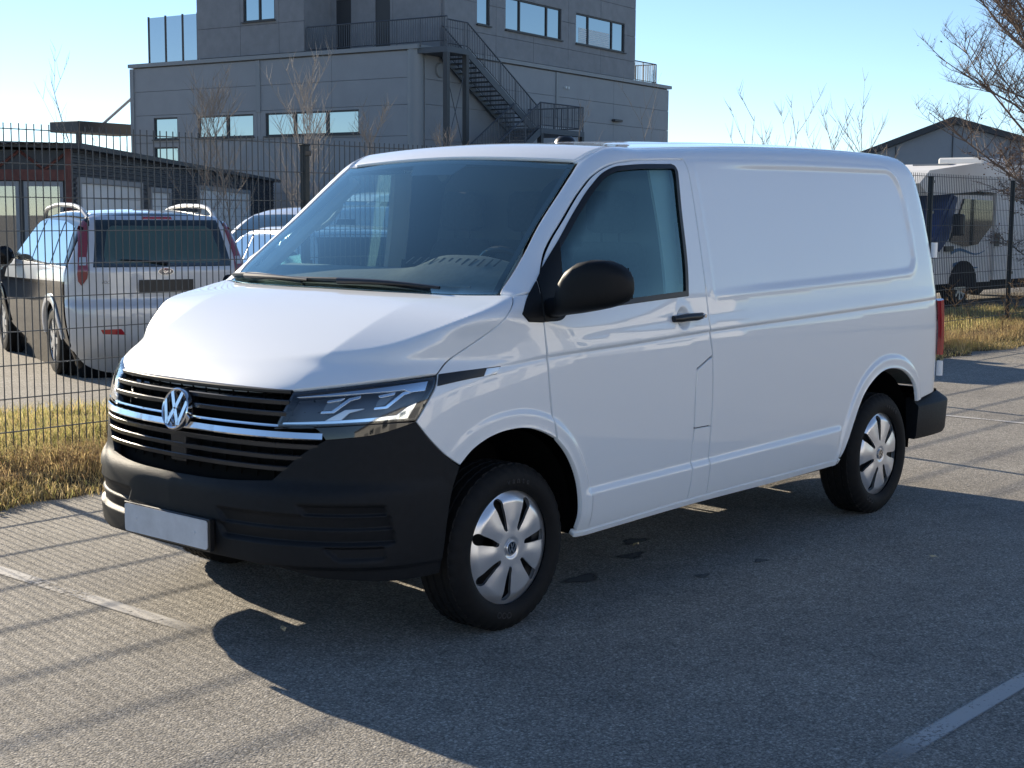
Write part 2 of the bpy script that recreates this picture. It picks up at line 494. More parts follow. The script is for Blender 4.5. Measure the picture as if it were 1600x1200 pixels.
# ------------------------------------------------------------------ ground
rng = np.random.default_rng(7); random.seed(7)
def asphalt_mat(name, lo, mid, hi, scale=118., patch=.18):
    m = mat(name, mid, .88, spec=.35); b = m.node_tree.nodes['Principled BSDF']
    tc = node(m, 'ShaderNodeTexCoord')
    v = node(m, 'ShaderNodeTexVoronoi', Scale=scale, Randomness=1.0); lnk(m, tc.outputs['Object'], v.inputs['Vector'])
    v2 = node(m, 'ShaderNodeTexVoronoi', Scale=scale * 2.3, Randomness=1.0); lnk(m, tc.outputs['Object'], v2.inputs['Vector'])
    sp = node(m, 'ShaderNodeSeparateColor'); lnk(m, v.outputs['Color'], sp.inputs[0])
    r1 = ramp(m, sp.outputs[0], [(.0, lo), (.35, mid), (.72, mid), (1., hi)])
    sp2 = node(m, 'ShaderNodeSeparateColor'); lnk(m, v2.outputs['Color'], sp2.inputs[0])
    r2 = ramp(m, sp2.outputs[0], [(.0, (.62, .62, .62)), (.5, (1, 1, 1)), (1., (1.25, 1.22, 1.18))])
    mx = node(m, 'ShaderNodeMix', data_type='RGBA', blend_type='MULTIPLY'); mx.inputs[0].default_value = 1
    lnk(m, r1.outputs[0], mx.inputs[6]); lnk(m, r2.outputs[0], mx.inputs[7])
    # dark bitumen between the stones
    d = ramp(m, v.outputs['Distance'], [(.38, (1, 1, 1)), (.75, (.5, .5, .5))])
    mx2 = node(m, 'ShaderNodeMix', data_type='RGBA', blend_type='MULTIPLY'); mx2.inputs[0].default_value = .8
    lnk(m, mx.outputs[2], mx2.inputs[6]); lnk(m, d.outputs[0], mx2.inputs[7])
    # broad patches, old drips, a few sealed streaks
    n = node(m, 'ShaderNodeTexNoise', Scale=.9, Detail=6., Roughness=.62); lnk(m, tc.outputs['Object'], n.inputs['Vector'])
    r3 = ramp(m, n.outputs['Fac'], [(.3, (1 - patch,) * 3), (.7, (1 + patch, 1 + patch, 1 + patch * .9))])
    mx3 = node(m, 'ShaderNodeMix', data_type='RGBA', blend_type='MULTIPLY'); mx3.inputs[0].default_value = 1
    lnk(m, mx2.outputs[2], mx3.inputs[6]); lnk(m, r3.outputs[0], mx3.inputs[7])
    n4 = node(m, 'ShaderNodeTexNoise', Scale=7., Detail=5., Roughness=.7); lnk(m, tc.outputs['Object'], n4.inputs['Vector'])
    r4 = ramp(m, n4.outputs['Fac'], [(.34, (.72, .72, .73)), (.52, (1, 1, 1))])
    mx4 = node(m, 'ShaderNodeMix', data_type='RGBA', blend_type='MULTIPLY'); mx4.inputs[0].default_value = .55
    lnk(m, mx3.outputs[2], mx4.inputs[6]); lnk(m, r4.outputs[0], mx4.inputs[7])
    lnk(m, mx4.outputs[2], b.inputs['Base Color'])
    bp = node(m, 'ShaderNodeBump', Strength=.75, Distance=.0035); bp.invert = True
    lnk(m, v.outputs['Distance'], bp.inputs['Height']); lnk(m, bp.outputs[0], b.inputs['Normal'])
    return m
M['asphalt'] = asphalt_mat('asphalt', (.205, .195, .178), (.32, .299, .264), (.51, .48, .43))
tag(mesh('asphalt_yard', [(-400, -400, 0), (600, -400, 0), (600, 600, 0), (-400, 600, 0)], [(0, 1, 2, 3)], M['asphalt']), kind='structure')

# worn paint: broken up by a noise mask
def worn(name, col, lo, hi, scale):
    m = mat(name, col, .8); t = m.node_tree; b = t.nodes['Principled BSDF']; out = t.nodes['Material Output']
    tc = node(m, 'ShaderNodeTexCoord'); n = node(m, 'ShaderNodeTexNoise', Scale=scale, Detail=8., Roughness=.75); lnk(m, tc.outputs['Object'], n.inputs['Vector'])
    n2 = node(m, 'ShaderNodeTexNoise', Scale=1.6, Detail=2.); lnk(m, tc.outputs['Object'], n2.inputs['Vector'])
    ad = node(m, 'ShaderNodeMath', operation='ADD'); lnk(m, n.outputs['Fac'], ad.inputs[0]); lnk(m, n2.outputs['Fac'], ad.inputs[1])
    r = ramp(m, ad.outputs[0], [(lo, (0, 0, 0)), (hi, (1, 1, 1))])
    at = node(m, 'ShaderNodeAttribute', attribute_name='edge'); mu = node(m, 'ShaderNodeMath', operation='MULTIPLY'); lnk(m, r.outputs[0], mu.inputs[0]); lnk(m, at.outputs['Fac'], mu.inputs[1])
    tr = node(m, 'ShaderNodeBsdfTransparent'); mx = node(m, 'ShaderNodeMixShader')
    lnk(m, mu.outputs[0], mx.inputs[0]); lnk(m, tr.outputs[0], mx.inputs[1]); lnk(m, b.outputs[0], mx.inputs[2]); lnk(m, mx.outputs[0], out.inputs[0])
    return m
M['paintline'] = worn('worn_line_paint', (.47, .455, .43), .86, 1.5, 60.); M['faintline'] = worn('faint_line_paint', (.42, .405, .38), 1.0, 1.6, 70.)
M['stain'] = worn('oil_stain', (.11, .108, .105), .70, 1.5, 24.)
def sheet_obj(name, V, Fc, m, edge=None, z=.004):
    o = mesh(name, [(x, y, z) for x, y in V], Fc, m)
    a = o.data.attributes.new('edge', 'FLOAT', 'POINT'); a.data.foreach_set('value', edge if edge is not None else [1.] * len(V))
    return tag(o, kind='structure')
def line(x0, y0, x1, y1, wd, m):
    d = np.array([x1 - x0, y1 - y0]); L = np.linalg.norm(d); d /= L; n = np.array([-d[1], d[0]]); k = max(2, int(L / .15)); V = []; E = []; Fc = []
    for i in range(k + 1):
        p = np.array([x0, y0]) + d * L * i / k
        for j, (o, e) in enumerate(((-.5, .0), (-.36, 1.), (.36, 1.), (.5, .0))): V.append(tuple(p + n * wd * o)); E.append(e * min(1, i / 2., (k - i) / 2.))
    for i in range(k):
        for j in range(3): Fc.append((i * 4 + j, i * 4 + 4 + j, i * 4 + 5 + j, i * 4 + 1 + j))
    sheet_obj('parking_line', V, Fc, M[m], E)
for x0, y0, x1, y1, wd, m in ((-.82, 2.4, -.82, -.1, .09, 'paintline'), (1.76, -1.15, 1.735, -2.3, .07, 'faintline'), (1.76, 2.4, 1.76, 1.0, .07, 'faintline'), (4.33, 2.4, 4.33, -2.5, .08, 'faintline'), (6.90, 2.4, 6.90, -2.5, .08, 'paintline'), (9.48, 2.4, 9.48, -2.5, .08, 'faintline'), (-.35, -2.615, 3.2, -2.63, .085, 'paintline'), (-3.4, 2.4, -3.4, -2.5, .08, 'faintline')):
    line(x0, y0, x1, y1, wd, m)
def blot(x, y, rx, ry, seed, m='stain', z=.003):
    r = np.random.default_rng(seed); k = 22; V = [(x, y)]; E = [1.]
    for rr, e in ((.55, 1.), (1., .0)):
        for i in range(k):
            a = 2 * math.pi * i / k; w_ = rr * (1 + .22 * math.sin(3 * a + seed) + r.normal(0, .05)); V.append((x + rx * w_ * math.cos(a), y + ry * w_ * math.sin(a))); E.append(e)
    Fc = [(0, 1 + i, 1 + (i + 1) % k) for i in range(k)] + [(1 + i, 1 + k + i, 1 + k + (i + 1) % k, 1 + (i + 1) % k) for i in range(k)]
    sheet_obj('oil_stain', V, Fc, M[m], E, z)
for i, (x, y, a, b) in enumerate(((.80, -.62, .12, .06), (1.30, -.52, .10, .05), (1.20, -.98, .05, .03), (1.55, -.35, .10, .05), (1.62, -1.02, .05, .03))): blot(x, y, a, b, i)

# ------------------------------------------------------------------ grass bank along the fence
def bank_z(x, y):
    return .10 * sst(2.58, 3.1, y) * (1 - sst(4.9, 5.6, y)) + .02 * np.sin(x * 2.1 + y) * sst(2.7, 3.2, y) * (1 - sst(4.9, 5.5, y)) - .02 * (1 - sst(2.5, 2.62, y)) - .03 * sst(5.4, 5.7, y)
xs = np.arange(-7, 42, .14); ys = np.linspace(2.5, 5.7, 32); V = []
for i, x in enumerate(xs):
    e = .05 * math.sin(x * 3.1) + .04 * math.sin(x * 7.7 + 1) + .03 * math.sin(x * 17.3)
    for y in ys: V.append((x, y + e * (1 - sst(2.6, 3.2, y)), float(bank_z(x, y)) + rng.normal(0, .006)))
n_ = len(ys); Fc = [(i * n_ + j, (i + 1) * n_ + j, (i + 1) * n_ + j + 1, i * n_ + j + 1) for i in range(len(xs) - 1) for j in range(n_ - 1)]
M['soil'] = vary(mat('bank_soil', (.085, .068, .042), .95, spec=.1), 9, .45, .8, 60)
tag(mesh('grass_bank', V, Fc, M['soil'], None, True), kind='structure')
M['blade'] = mat('grass_blades', (.2, .18, .08), .75, spec=.2); _b = M['blade'].node_tree.nodes['Principled BSDF']
_a = node(M['blade'], 'ShaderNodeAttribute', attribute_name='Col'); lnk(M['blade'], _a.outputs['Color'], _b.inputs['Base Color'])
_t = node(M['blade'], 'ShaderNodeBsdfTranslucent'); lnk(M['blade'], _a.outputs['Color'], _t.inputs[0]); _x = node(M['blade'], 'ShaderNodeMixShader'); _x.inputs[0].default_value = .45
lnk(M['blade'], _b.outputs[0], _x.inputs[1]); lnk(M['blade'], _t.outputs[0], _x.inputs[2]); lnk(M['blade'], _x.outputs[0], M['blade'].node_tree.nodes['Material Output'].inputs[0])
def blades(name, N, xr, yr, cols, hr, wr, lean, label, cat):
    x = rng.uniform(*xr, N); y = yr[0] + (yr[1] - yr[0]) * rng.random(N); z = bank_z(x, y)
    cl = .5 + .5 * np.sin(x * 1.7 + 2 * np.sin(y * 2.3 + x * .6)) * np.cos(y * 3.1 + x * 1.1)
    kp = rng.random(N) < .22 + .95 * cl; x, y, cl = x[kp], y[kp], cl[kp]; N = len(x)
    y = y + (.07 * np.sin(x * 2.7) + .05 * np.sin(x * 6.1 + 1) + rng.normal(0, .03, N)) * (1 - sst(2.75, 3.1, y)); z = bank_z(x, y)
    h = rng.uniform(*hr, N) * (.45 + .75 * cl); a = rng.uniform(0, 2 * np.pi, N); le = rng.uniform(.2, 1, N) * lean * h; wd = rng.uniform(*wr, N); b = rng.uniform(0, 2 * np.pi, N)
    P = np.stack([x, y, z - .01], 1); w2 = np.stack([np.cos(b), np.sin(b), 0 * b], 1) * wd[:, None] * .5; dr = np.stack([np.cos(a), np.sin(a), 0 * a], 1)
    mid = P + dr * le[:, None] * .35 + np.array([0, 0, 1]) * h[:, None] * .6; tip = P + dr * le[:, None] + np.array([0, 0, 1]) * h[:, None] * (1 - .35 * (le / h)[:, None])
    V = np.stack([P - w2, P + w2, mid - w2 * .7, mid + w2 * .7, tip], 1).reshape(-1, 3); i = np.arange(N) * 5
    me = bpy.data.meshes.new(name); F4 = np.stack([i, i + 1, i + 3, i + 2], 1); F3 = np.stack([i + 2, i + 3, i + 4], 1)
    me.from_pydata(V.tolist(), [], F4.tolist() + F3.tolist()); me.materials.append(M['blade'])
    cols = np.array(cols); k = rng.integers(0, len(cols), N); c = cols[k] * rng.uniform(.7, 1.3, (N, 1)); c = np.repeat(np.c_[c, np.ones(N)], 5, 0)
    at = me.color_attributes.new('Col', 'FLOAT_COLOR', 'POINT'); at.data.foreach_set('color', c.ravel())
    return tag(link(bpy.data.objects.new(name, me)), label, cat, kind='stuff')
STRAW = [(.58, .45, .22), (.50, .38, .18), (.64, .52, .30), (.42, .31, .14)]; BROWN = [(.26, .18, .10), (.34, .24, .13), (.20, .14, .08), (.44, .33, .18)]; GREEN = [(.44, .40, .15), (.54, .47, .20), (.30, .31, .11), (.60, .51, .26)]
for xr, k in (((-2.2, 3.4), 1.0), ((3.4, 9.5), .25), ((9.5, 19.), .75)):
    blades('edge_grass', int(24000 * k), xr, (2.58, 3.0), STRAW + GREEN[:1], (.04, .12), (.004, .008), .9, 'dry straw-coloured grass along the asphalt edge', 'grass')
    blades('tangled_grass', int(27000 * k), xr, (2.8, 3.45), BROWN + STRAW[:2], (.05, .22), (.003, .007), .9, 'brown tangled dead grass at the foot of the fence', 'grass')
    blades('bank_grass', int(50000 * k), xr, (3.25, 5.4), GREEN + STRAW[:1], (.05, .19), (.004, .008), .8, 'yellow-green grass on the bank under the fence', 'grass')

def branchy(seed, h, n1, spread, r0, levels=2, up=.8, crook=.12, thin=.38, rmin=.0028):
    """bare branching stem -> MB of tapered tubes"""
    r = np.random.default_rng(seed); mb = MB(); tips = []
    def grow(p, d, L, rr, lv):
        k = 5 if lv else 7; pts = [p]; q = np.array(p, float); dd = np.array(d, float)
        for i in range(k):
            dd = dd + r.normal(0, crook, 3) + np.array([0, 0, .06 * up]); dd /= np.linalg.norm(dd); q = q + dd * L / k; pts.append(q.copy())
        mb.tube(pts, [rr * (1 - .8 * i / k) for i in range(k + 1)], 5 if rr > .012 else 3, False)
        if lv < levels:
            m = n1 if lv == 0 else max(2, n1 // 2)
            for j in range(m):
                t = r.uniform(.22 if lv else .18, .97); i = min(k - 1, int(t * k)); bp = pts[i] + (pts[i + 1] - pts[i]) * (t * k - i)
                a = r.uniform(0, 2 * math.pi); side = np.array([math.cos(a), math.sin(a), 0]); nd = dd * .35 + side * spread + np.array([0, 0, up * .55]); nd /= np.linalg.norm(nd)
                grow(bp, nd, L * r.uniform(.28, .52) * (1.15 - .5 * t), max(rr * thin, rmin), lv + 1)
        else: tips.append((pts[-1], dd))
    grow(np.zeros(3), np.array([0, 0, 1.]), h, r0, 0)
    return mb, tips
M['bark'] = vary(mat('bark', (.20, .165, .135), .9, spec=.2), 20, .3, .5, 120)
M['twig'] = mat('pale_twig', (.26, .225, .19), .85, spec=.2)
M['palebirch'] = mat('pale_birch_twig', (.36, .32, .28), .8, spec=.2)
M['twigdark'] = mat('brown_twig', (.17, .13, .105), .85, spec=.2)
M['deadstem'] = mat('dead_stem', (.19, .13, .075), .9, spec=.1)
# dry weeds at the fence
base = []
for i in range(4):
    mb, tips = branchy(40 + i, .55, 9, .8, .0045, 2, .6, .16); o = mb.build('dry_weed', M['deadstem'], None, fix=False); hd = MB()
    for p, d in tips[::2]: hd.lathe([(0, -.006), (.006, 0), (0, .008)], 4, 'z', tuple(p))
    hd.build('seed_heads', M['deadstem'], o, fix=False); base.append(o)
spots = [(.62, 3.02, .55), (1.05, 3.30, .75), (1.30, 3.15, .7), (1.55, 3.35, .8), (.25, 2.95, .45), (1.8, 3.1, .6), (12.2, 3.0, .9), (12.9, 2.95, 1.1), (13.3, 3.2, 1.2), (13.8, 2.9, 1.0), (14.3, 3.1, 1.3), (14.9, 2.9, .9), (15.5, 3.2, 1.2), (16.2, 3.0, 1.0), (16.9, 3.15, 1.2), (17.7, 3.0, 1.1), (11.4, 3.1, .9), (18.3, 3.2, 1.2)]
for i, (x, y, s) in enumerate(spots):
    o = base[i] if i < 4 else copy_tree(base[i % 4]); o.location = (x, y, float(bank_z(np.array(x), np.array(y))) - .01); o.scale = (s, s, s); o.rotation_euler = (0, 0, i * 1.3)
    ORD = ['first', 'second', 'third', 'fourth', 'fifth', 'sixth', 'seventh', 'eighth', 'ninth', 'tenth', 'eleventh', 'last']
    if x < 5: rk = sorted(q[0] for q in spots if q[0] < 5).index(x); lab = 'dry brown weed on the left bank, %s counting from the left picture edge' % ORD[rk]
    else: rk = sorted(q[0] for q in spots if q[0] > 5).index(x); lab = 'dry brown weed on the right bank, %s counting away from the van tail' % ORD[rk]
    tag(o, lab, 'weed', 'dry weeds at the left of the fence' if x < 5 else 'dry weeds at the right of the fence')

# ------------------------------------------------------------------ wire mesh fence
M['fence'] = mat('fence_coating', (.05, .058, .066), .55, spec=.3)
M['post'] = mat('fence_post', (.022, .028, .031), .6, spec=.3)
FY = 3.48; FX0 = .30
fence = thing('wire_mesh_fence', 'dark grey double-rod mesh fence with square posts along the grass bank', 'fence', (0, FY, 0))
pm = MB(); pm.box(-.02, .02, -.03, .03, -.2, 2.05, .003); pm.box(-.024, .024, -.034, .034, 2.05, 2.062, .003)
mp_ = MB()
for k in range(50):
    x = .03 + k * .05; mp_.add([(x - .0026, -.0026, .10), (x + .0026, -.0026, .10), (x + .0026, .0026, .10), (x - .0026, .0026, .10), (x - .0026, -.0026, 2.10), (x + .0026, -.0026, 2.10), (x + .0026, .0026, 2.10), (x - .0026, .0026, 2.10)], [(0, 1, 5, 4), (1, 2, 6, 5), (2, 3, 7, 6), (3, 0, 4, 7), (4, 5, 6, 7)])
for k in range(10):
    z = .265 + k * .2
    for y in (-.0062, .0062): mp_.add([(.005, y - .0028, z - .0028), (.005, y + .0028, z - .0028), (.005, y + .0028, z + .0028), (.005, y - .0028, z + .0028), (2.495, y - .0028, z - .0028), (2.495, y + .0028, z - .0028), (2.495, y + .0028, z + .0028), (2.495, y - .0028, z + .0028)], [(0, 1, 5, 4), (1, 2, 6, 5), (2, 3, 7, 6), (3, 0, 4, 7)])
clip = MB()
for z in (.43, .83, 1.23, 1.63, 2.0): clip.box(-.028, .028, -.042, -.030, z - .018, z + .018, .003)
p0_ = pm.build('post', M['post'], fence); m0 = mp_.build('mesh_panel', M['fence'], fence, fix=False); m0['kind'] = 'stuff'; c0 = clip.build('post_clips', M['black'], p0_); c0['kind'] = 'stuff'
for k in range(-2, 16):
    x = FX0 + 2.5 * k
    if k == -2: p, q = p0_, m0
    else:
        p = copy_tree(p0_, fence); q = copy_tree(m0, fence)
    p.location = (x, 0, 0); q.location = (x, 0, 0)

# ------------------------------------------------------------------ buildings
M['panel_grey'] = vary(mat('grey_facade_panel', (.27, .277, .29), .6), 1.2, .05, .1, 30)
M['panel_dark'] = vary(mat('dark_facade_board', (.22, .223, .235), .7), 2.5, .09, .15, 60)
M['trim_metal'] = mat('grey_flashing', (.24, .25, .26), .5)
M['frame_dark'] = mat('anthracite_frame', (.035, .037, .042), .5)
M['win'] = mat('window_glass', (.42, .48, .50), .03, 1.0)
M['winlit'] = glass('window_clear', (.55, .6, .62), 1.9, .0, 3.0)
M['blind'] = mat('window_blind', (.62, .64, .64), .8)
M['screen'] = glass('screen_glass', (.55, .58, .6), 1.5); M['leafdry'] = mat('dry_leaf', (.55, .45, .28), .8, spec=.2)
M['dark_win'] = mat('dark_window', (.02, .025, .03), .05, spec=.8)
M['steel'] = mat('galvanised_steel', (.075, .085, .10), .5, .3)
def facade(B, fx_, U, Z, wins, m, thick=.14, name='wall_panel'):
    """fx_(u,d,z)->local xyz, d outward. grid of separate panels, cells under windows left open"""
    for i in range(len(U) - 1):
        for j in range(len(Z) - 1):
            u0, u1, z0, z1 = U[i], U[i + 1], Z[j], Z[j + 1]; cu, cz = (u0 + u1) / 2, (z0 + z1) / 2
            cells = [(u0, u1, z0, z1)]
            for (a, b, c, d) in wins:
                nx = []
                for (p, q, r, s) in cells:
                    if b <= p or a >= q or d <= r or c >= s: nx.append((p, q, r, s)); continue
                    if a > p: nx.append((p, a, r, s))
                    if b < q: nx.append((b, q, r, s))
                    lo, hi = max(a, p), min(b, q)
                    if c > r: nx.append((lo, hi, r, c))
                    if d < s: nx.append((lo, hi, d, s))
                cells = nx
            for k_, (p, q, r, s) in enumerate(cells):
                g = .008; ga = g if p in (u0,) else 0; gb = g if q in (u1,) else 0
                mb = MB(); mb.prism([(p + ga, r + (g if r == z0 else 0)), (q - gb, r + (g if r == z0 else 0)), (q - gb, s - (g if s == z1 else 0)), (p + ga, s - (g if s == z1 else 0))], 0, thick, lambda a, b, d: fx_(a, d, b)); mb.build(name, m, B)
def window(B, fx_, u0, u1, z0, z1, cols, m_glass, sill=True, blind=False):
    f = MB(); fw = .07; W = lambda a, b, c, d, e0, e1: f.prism([(a, c), (b, c), (b, d), (a, d)], e0, e1, lambda p, q, r: fx_(p, r, q))
    W(u0, u1, z0, z0 + fw, .002, .10); W(u0, u1, z1 - fw, z1, .002, .10); W(u0, u0 + fw, z0 + fw, z1 - fw, .002, .10); W(u1 - fw, u1, z0 + fw, z1 - fw, .002, .10)
    cs = np.cumsum([0] + cols) / sum(cols) * (u1 - u0) + u0
    for c in cs[1:-1]: W(c - fw * .7, c + fw * .7, z0 + fw, z1 - fw, .002, .095)
    if sill: W(u0 - .06, u1 + .06, z0 - .05, z0, .002, .24)
    o = f.build('window', M['frame_dark'], B)
    for a, b in zip(cs[:-1], cs[1:]):
        MB().prism([(a + fw, z0 + fw), (b - fw, z0 + fw), (b - fw, z1 - fw), (a + fw, z1 - fw)], .03, .045, lambda p, q, r: fx_(p, r, q)).build('pane', m_glass, o)
    if blind:
        bl = MB(); 
        for z in np.arange(z0 + .12, z0 + (z1 - z0) * .62, .09): bl.prism([(u0 + .1, z), (u1 - .1, z), (u1 - .1, z + .06), (u0 + .1, z + .06)], -.16, -.15, lambda p, q, r: fx_(p, r, q))
        bl.build('blind', M['blind'], o)
OB = thing('office_building', 'grey two-storey office block with outside steel staircase behind the fence', 'building', (39.44, 38.68, 0), math.atan2(.139, .9903))
core = MB(); core.box(.0, 22.5, .0, 16.58, 0, 8.25); core.box(.0, 18.6, 5.9, 12.25, 8.25, 13.4); core.box(1.8, 18.6, .0, 5.9, 8.25, 13.4); core.build('core', M['panel_dark'], OB)
FR = lambda u, d, z: (u, -d, z); FL = lambda v, d, z: (-d, v * .95, z); FRC = lambda v, d, z: (1.8 - d, v * .95, z)
lw = [(14.31, 15.95, 4.9, 5.9), (14.31, 15.95, 3.6, 4.55), (11.05, 12.95, 4.9, 5.9), (9.35, 11.05, 4.9, 5.9), (6.85, 8.6, 4.9, 5.9), (4.92, 6.85, 4.9, 5.9), (3.05, 4.92, 4.9, 5.9)]
facade(OB, FL, [0.32, 4.6, 8.9, 9.12, 13.2, 17.3], [0.2, 2.4, 4.75, 6.02, 7.12, 8.2], lw, M['panel_grey'])
for w_ in lw: window(OB, FL, *w_, [1], M['win'], sill=w_[2] > 4)
MB().prism([(8.88, 5.95), (9.14, 5.95), (9.14, 8.2), (8.88, 8.2)], .14, .19, lambda a, b, d: FL(a, d, b)).build('pilaster', M['trim_metal'], OB)
MB().prism([(17.25, 0), (17.5, 0), (17.5, 8.2), (17.25, 8.2)], .14, .20, lambda a, b, d: FL(a, d, b)).build('pilaster', M['trim_metal'], OB)
MB().lathe([(.34, 0), (.34, 8.25)], 20, 'z', (.12, .12, 0)).build('corner_column', M['trim_metal'], OB, True)
rw = []
facade(OB, FR, [.4, 5.8, 10.8, 11.0, 16.4, 22.45], [0.2, 2.4, 4.6, 6.05, 7.08, 8.2], rw, M['panel_grey'])
MB().prism([(10.78, 6.1), (11.02, 6.1), (11.02, 8.2), (10.78, 8.2)], .14, .19, lambda a, b, d: FR(a, d, b)).build('pilaster', M['trim_metal'], OB)
cp = MB(); cp.box(-.24, 22.62, -.24, .25, 8.25, 8.42); cp.box(-.24, .25, .25, 16.7, 8.25, 8.42); cp.box(22.3, 22.62, .25, 16.7, 8.25, 8.42); cp.build('parapet', M['trim_metal'], OB)
uw = [(4.2, 5.2, 9.7, 11.15), (6.45, 11.25, 9.7, 11.15), (12.6, 17.45, 9.7, 11.15)]
facade(OB, FR, [1.8, 5.7, 8.8, 11.9, 15.0, 18.6], [8.45, 9.35, 10.6, 12.0, 13.4], uw, M['panel_dark'])
window(OB, FR, *uw[0], [1], M['win']); window(OB, FR, *uw[1], [1, 1.9, 1], M['win']); window(OB, FR, *uw[2], [1, 1.9, 1], M['win'], blind=False)
for (a, b) in ((13.0, 13.75), (14.0, 16.0)):
    bl = MB()
    for z in np.arange(9.8, 10.5, .09): bl.prism([(a, z), (b, z), (b, z + .065), (a, z + .065)], .046, .052, lambda p, q, r: FR(p, r, q))
    bl.build('blind', M['blind'], OB)
lu = [(7.95, 9.9, 9.9, 11.3)]
facade(OB, FL, [6.2, 7.7, 10.1, 12.9], [8.45, 9.75, 11.4, 13.4], lu, M['panel_dark']); window(OB, FL, *lu[0], [1, 1], M['win'])
facade(OB, FRC, [.0, 2.6, 6.2], [8.45, 10.9, 13.4], [(5.0, 5.9, 8.45, 10.8), (2.75, 3.6, 8.45, 10.8)], M['panel_dark'])
for v0, v1 in ((5.0, 5.9), (2.75, 3.6)): MB().prism([(v0, 8.46), (v1, 8.46), (v1, 10.8), (v0, 10.8)], .02, .10, lambda a, b, d: FRC(a, d, b)).build('door', M['frame_dark'], OB)
def railing(B, P0, P1, z0a, z0b, h=1.05, pitch=.12, name='railing'):
    P0 = np.array(P0); P1 = np.array(P1); L = np.linalg.norm(P1 - P0); k = max(2, int(L / pitch)); r = MB()
    top = [(P0[0], P0[1], z0a + h), (P1[0], P1[1], z0b + h)]
    r.tube(top, .03, 6); r.tube([(P0[0], P0[1], z0a + .1), (P1[0], P1[1], z0b + .1)], .02, 4)
    for i in range(k + 1):
        t = i / k; p = P0 + (P1 - P0) * t; z = z0a + (z0b - z0a) * t; th = .035 if i % 10 == 0 else .015
        r.tube([(p[0], p[1], z + (-.1 if i % 10 == 0 else .1)), (p[0], p[1], z + h)], th, 4, False)
    return r.build(name, M['steel'], B)
railing(OB, (-.05, 5.8), (-.05, -1.6), 8.42, 8.42); railing(OB, (-.05, -1.6), (1.4, -1.6), 8.30, 8.30)
railing(OB, (1.4, -1.6), (6.9, -1.6), 8.30, 5.25); railing(OB, (1.4, -.3), (6.9, -.3), 8.30, 5.25); railing(OB, (4.7, -3.1), (8.3, -3.1), 5.25, 5.25, 1.05, .11); railing(OB, (8.3, -3.1), (8.3, -.2), 5.25, 5.25, 1.05, .11)
railing(OB, (4.7, -1.75), (.6, -1.75), 5.25, 2.9); railing(OB, (4.7, -3.1), (.6, -3.1), 5.25, 2.9); railing(OB, (18.7, .1), (21.4, .1), 8.42, 8.42); railing(OB, (21.4, .1), (21.4, 4), 8.42, 8.42)
MB().box(-.1, 1.4, -1.65, -.15, 8.05, 8.28).build('stair_landing', M['steel'], OB); MB().box(4.7, 8.35, -3.15, -1.65, 5.0, 5.22).build('stair_landing', M['steel'], OB); MB().box(6.9, 8.35, -1.64, -.15, 5.0, 5.22).build('stair_landing', M['steel'], OB)
def flight(x0, z0, x1, z1, ya, yb):
    s = MB(); n = 18
    for y in (ya, yb): s.prism([(x0, z0 - .28), (x1, z1 - .28), (x1, z1 + .05), (x0, z0 + .05)], y - .03, y + .03, lambda a, b, d: (a, d, b))
    o = s.build('stair_stringer', M['steel'], OB)
    for i in range(n):
        t = (i + .5) / n; x = x0 + (x1 - x0) * t; z = z0 + (z1 - z0) * t; MB().box(x - .15, x + .15, min(ya, yb) + .03, max(ya, yb) - .03, z - .04, z).build('tread', M['steel'], o)
flight(1.4, 8.25, 6.9, 5.2, -1.6, -.3); flight(4.7, 5.2, .6, 2.85, -3.1, -1.75)
for x, y in ((-.02, -1.55), (1.35, -1.55), (8.25, -3.05), (4.8, -3.05)):
    MB().box(x - .1, x + .1, y - .1, y + .1, 0, 8.05 if x < 2 else 5.0).build('stair_post', M['frame_dark'], OB)
br = MB(); br.tube([(-.02, -1.5, 7.4), (1.35, -1.5, 4.0)], .02, 4); br.tube([(1.35, -1.5, 7.4), (-.02, -1.5, 4.0)], .02, 4); br.build('cross_brace', M['steel'], OB)
MB().lathe([(0, -.14), (.28, -.14), (.30, -.10), (.30, -.05)], 24, 'y', (1.43, -.10, 7.5)).build('wall_lamp', M['trim_metal'], OB, True)
MB().box(16.2, 17.0, -.36, -.141, 6.2, 6.32, .02).build('wall_light', M['frame_dark'], OB)
for x in (11.55, 11.8): MB().box(x, x + .12, -.24, -.141, 7.48, 7.6, .01).build('camera_box', M['blind'], OB)
for v in (12.35, 13.3, 14.4, 15.5):
    MB().box(-.02, .04, v - .04, v + .04, 8.42, 10.55).build('screen_post', M['frame_dark'], OB)
for v in (12.35, 13.3, 14.4): MB().box(.0, .02, v + .05, v + (1.10 if v > 13 else .95) - .06, 8.45, 10.5).build('glass_screen', M['screen'] if 'screen' in M else M['winlit'], OB)
# canopy beam left of the office
cb = thing('entrance_canopy', 'dark flat canopy with a slanted strut left of the office block', 'canopy', (36.5, 57.4, 0), math.atan2(.139, .9903))
c1 = MB(); c1.box(-1.9, 2.2, -1.0, 1.0, 5.25, 5.75, .03); c1.build('roof_slab', M['frame_dark'], cb); c2 = MB(); c2.tube([(-.3, -.9, 5.7), (2.2, -.9, 7.5)], .07, 6); c2.build('strut', M['trim_metal'], cb)
c3 = MB(); c3.box(-1.8, -1.6, -.9, -.7, 0, 5.25); c3.build('column', M['frame_dark'], cb)

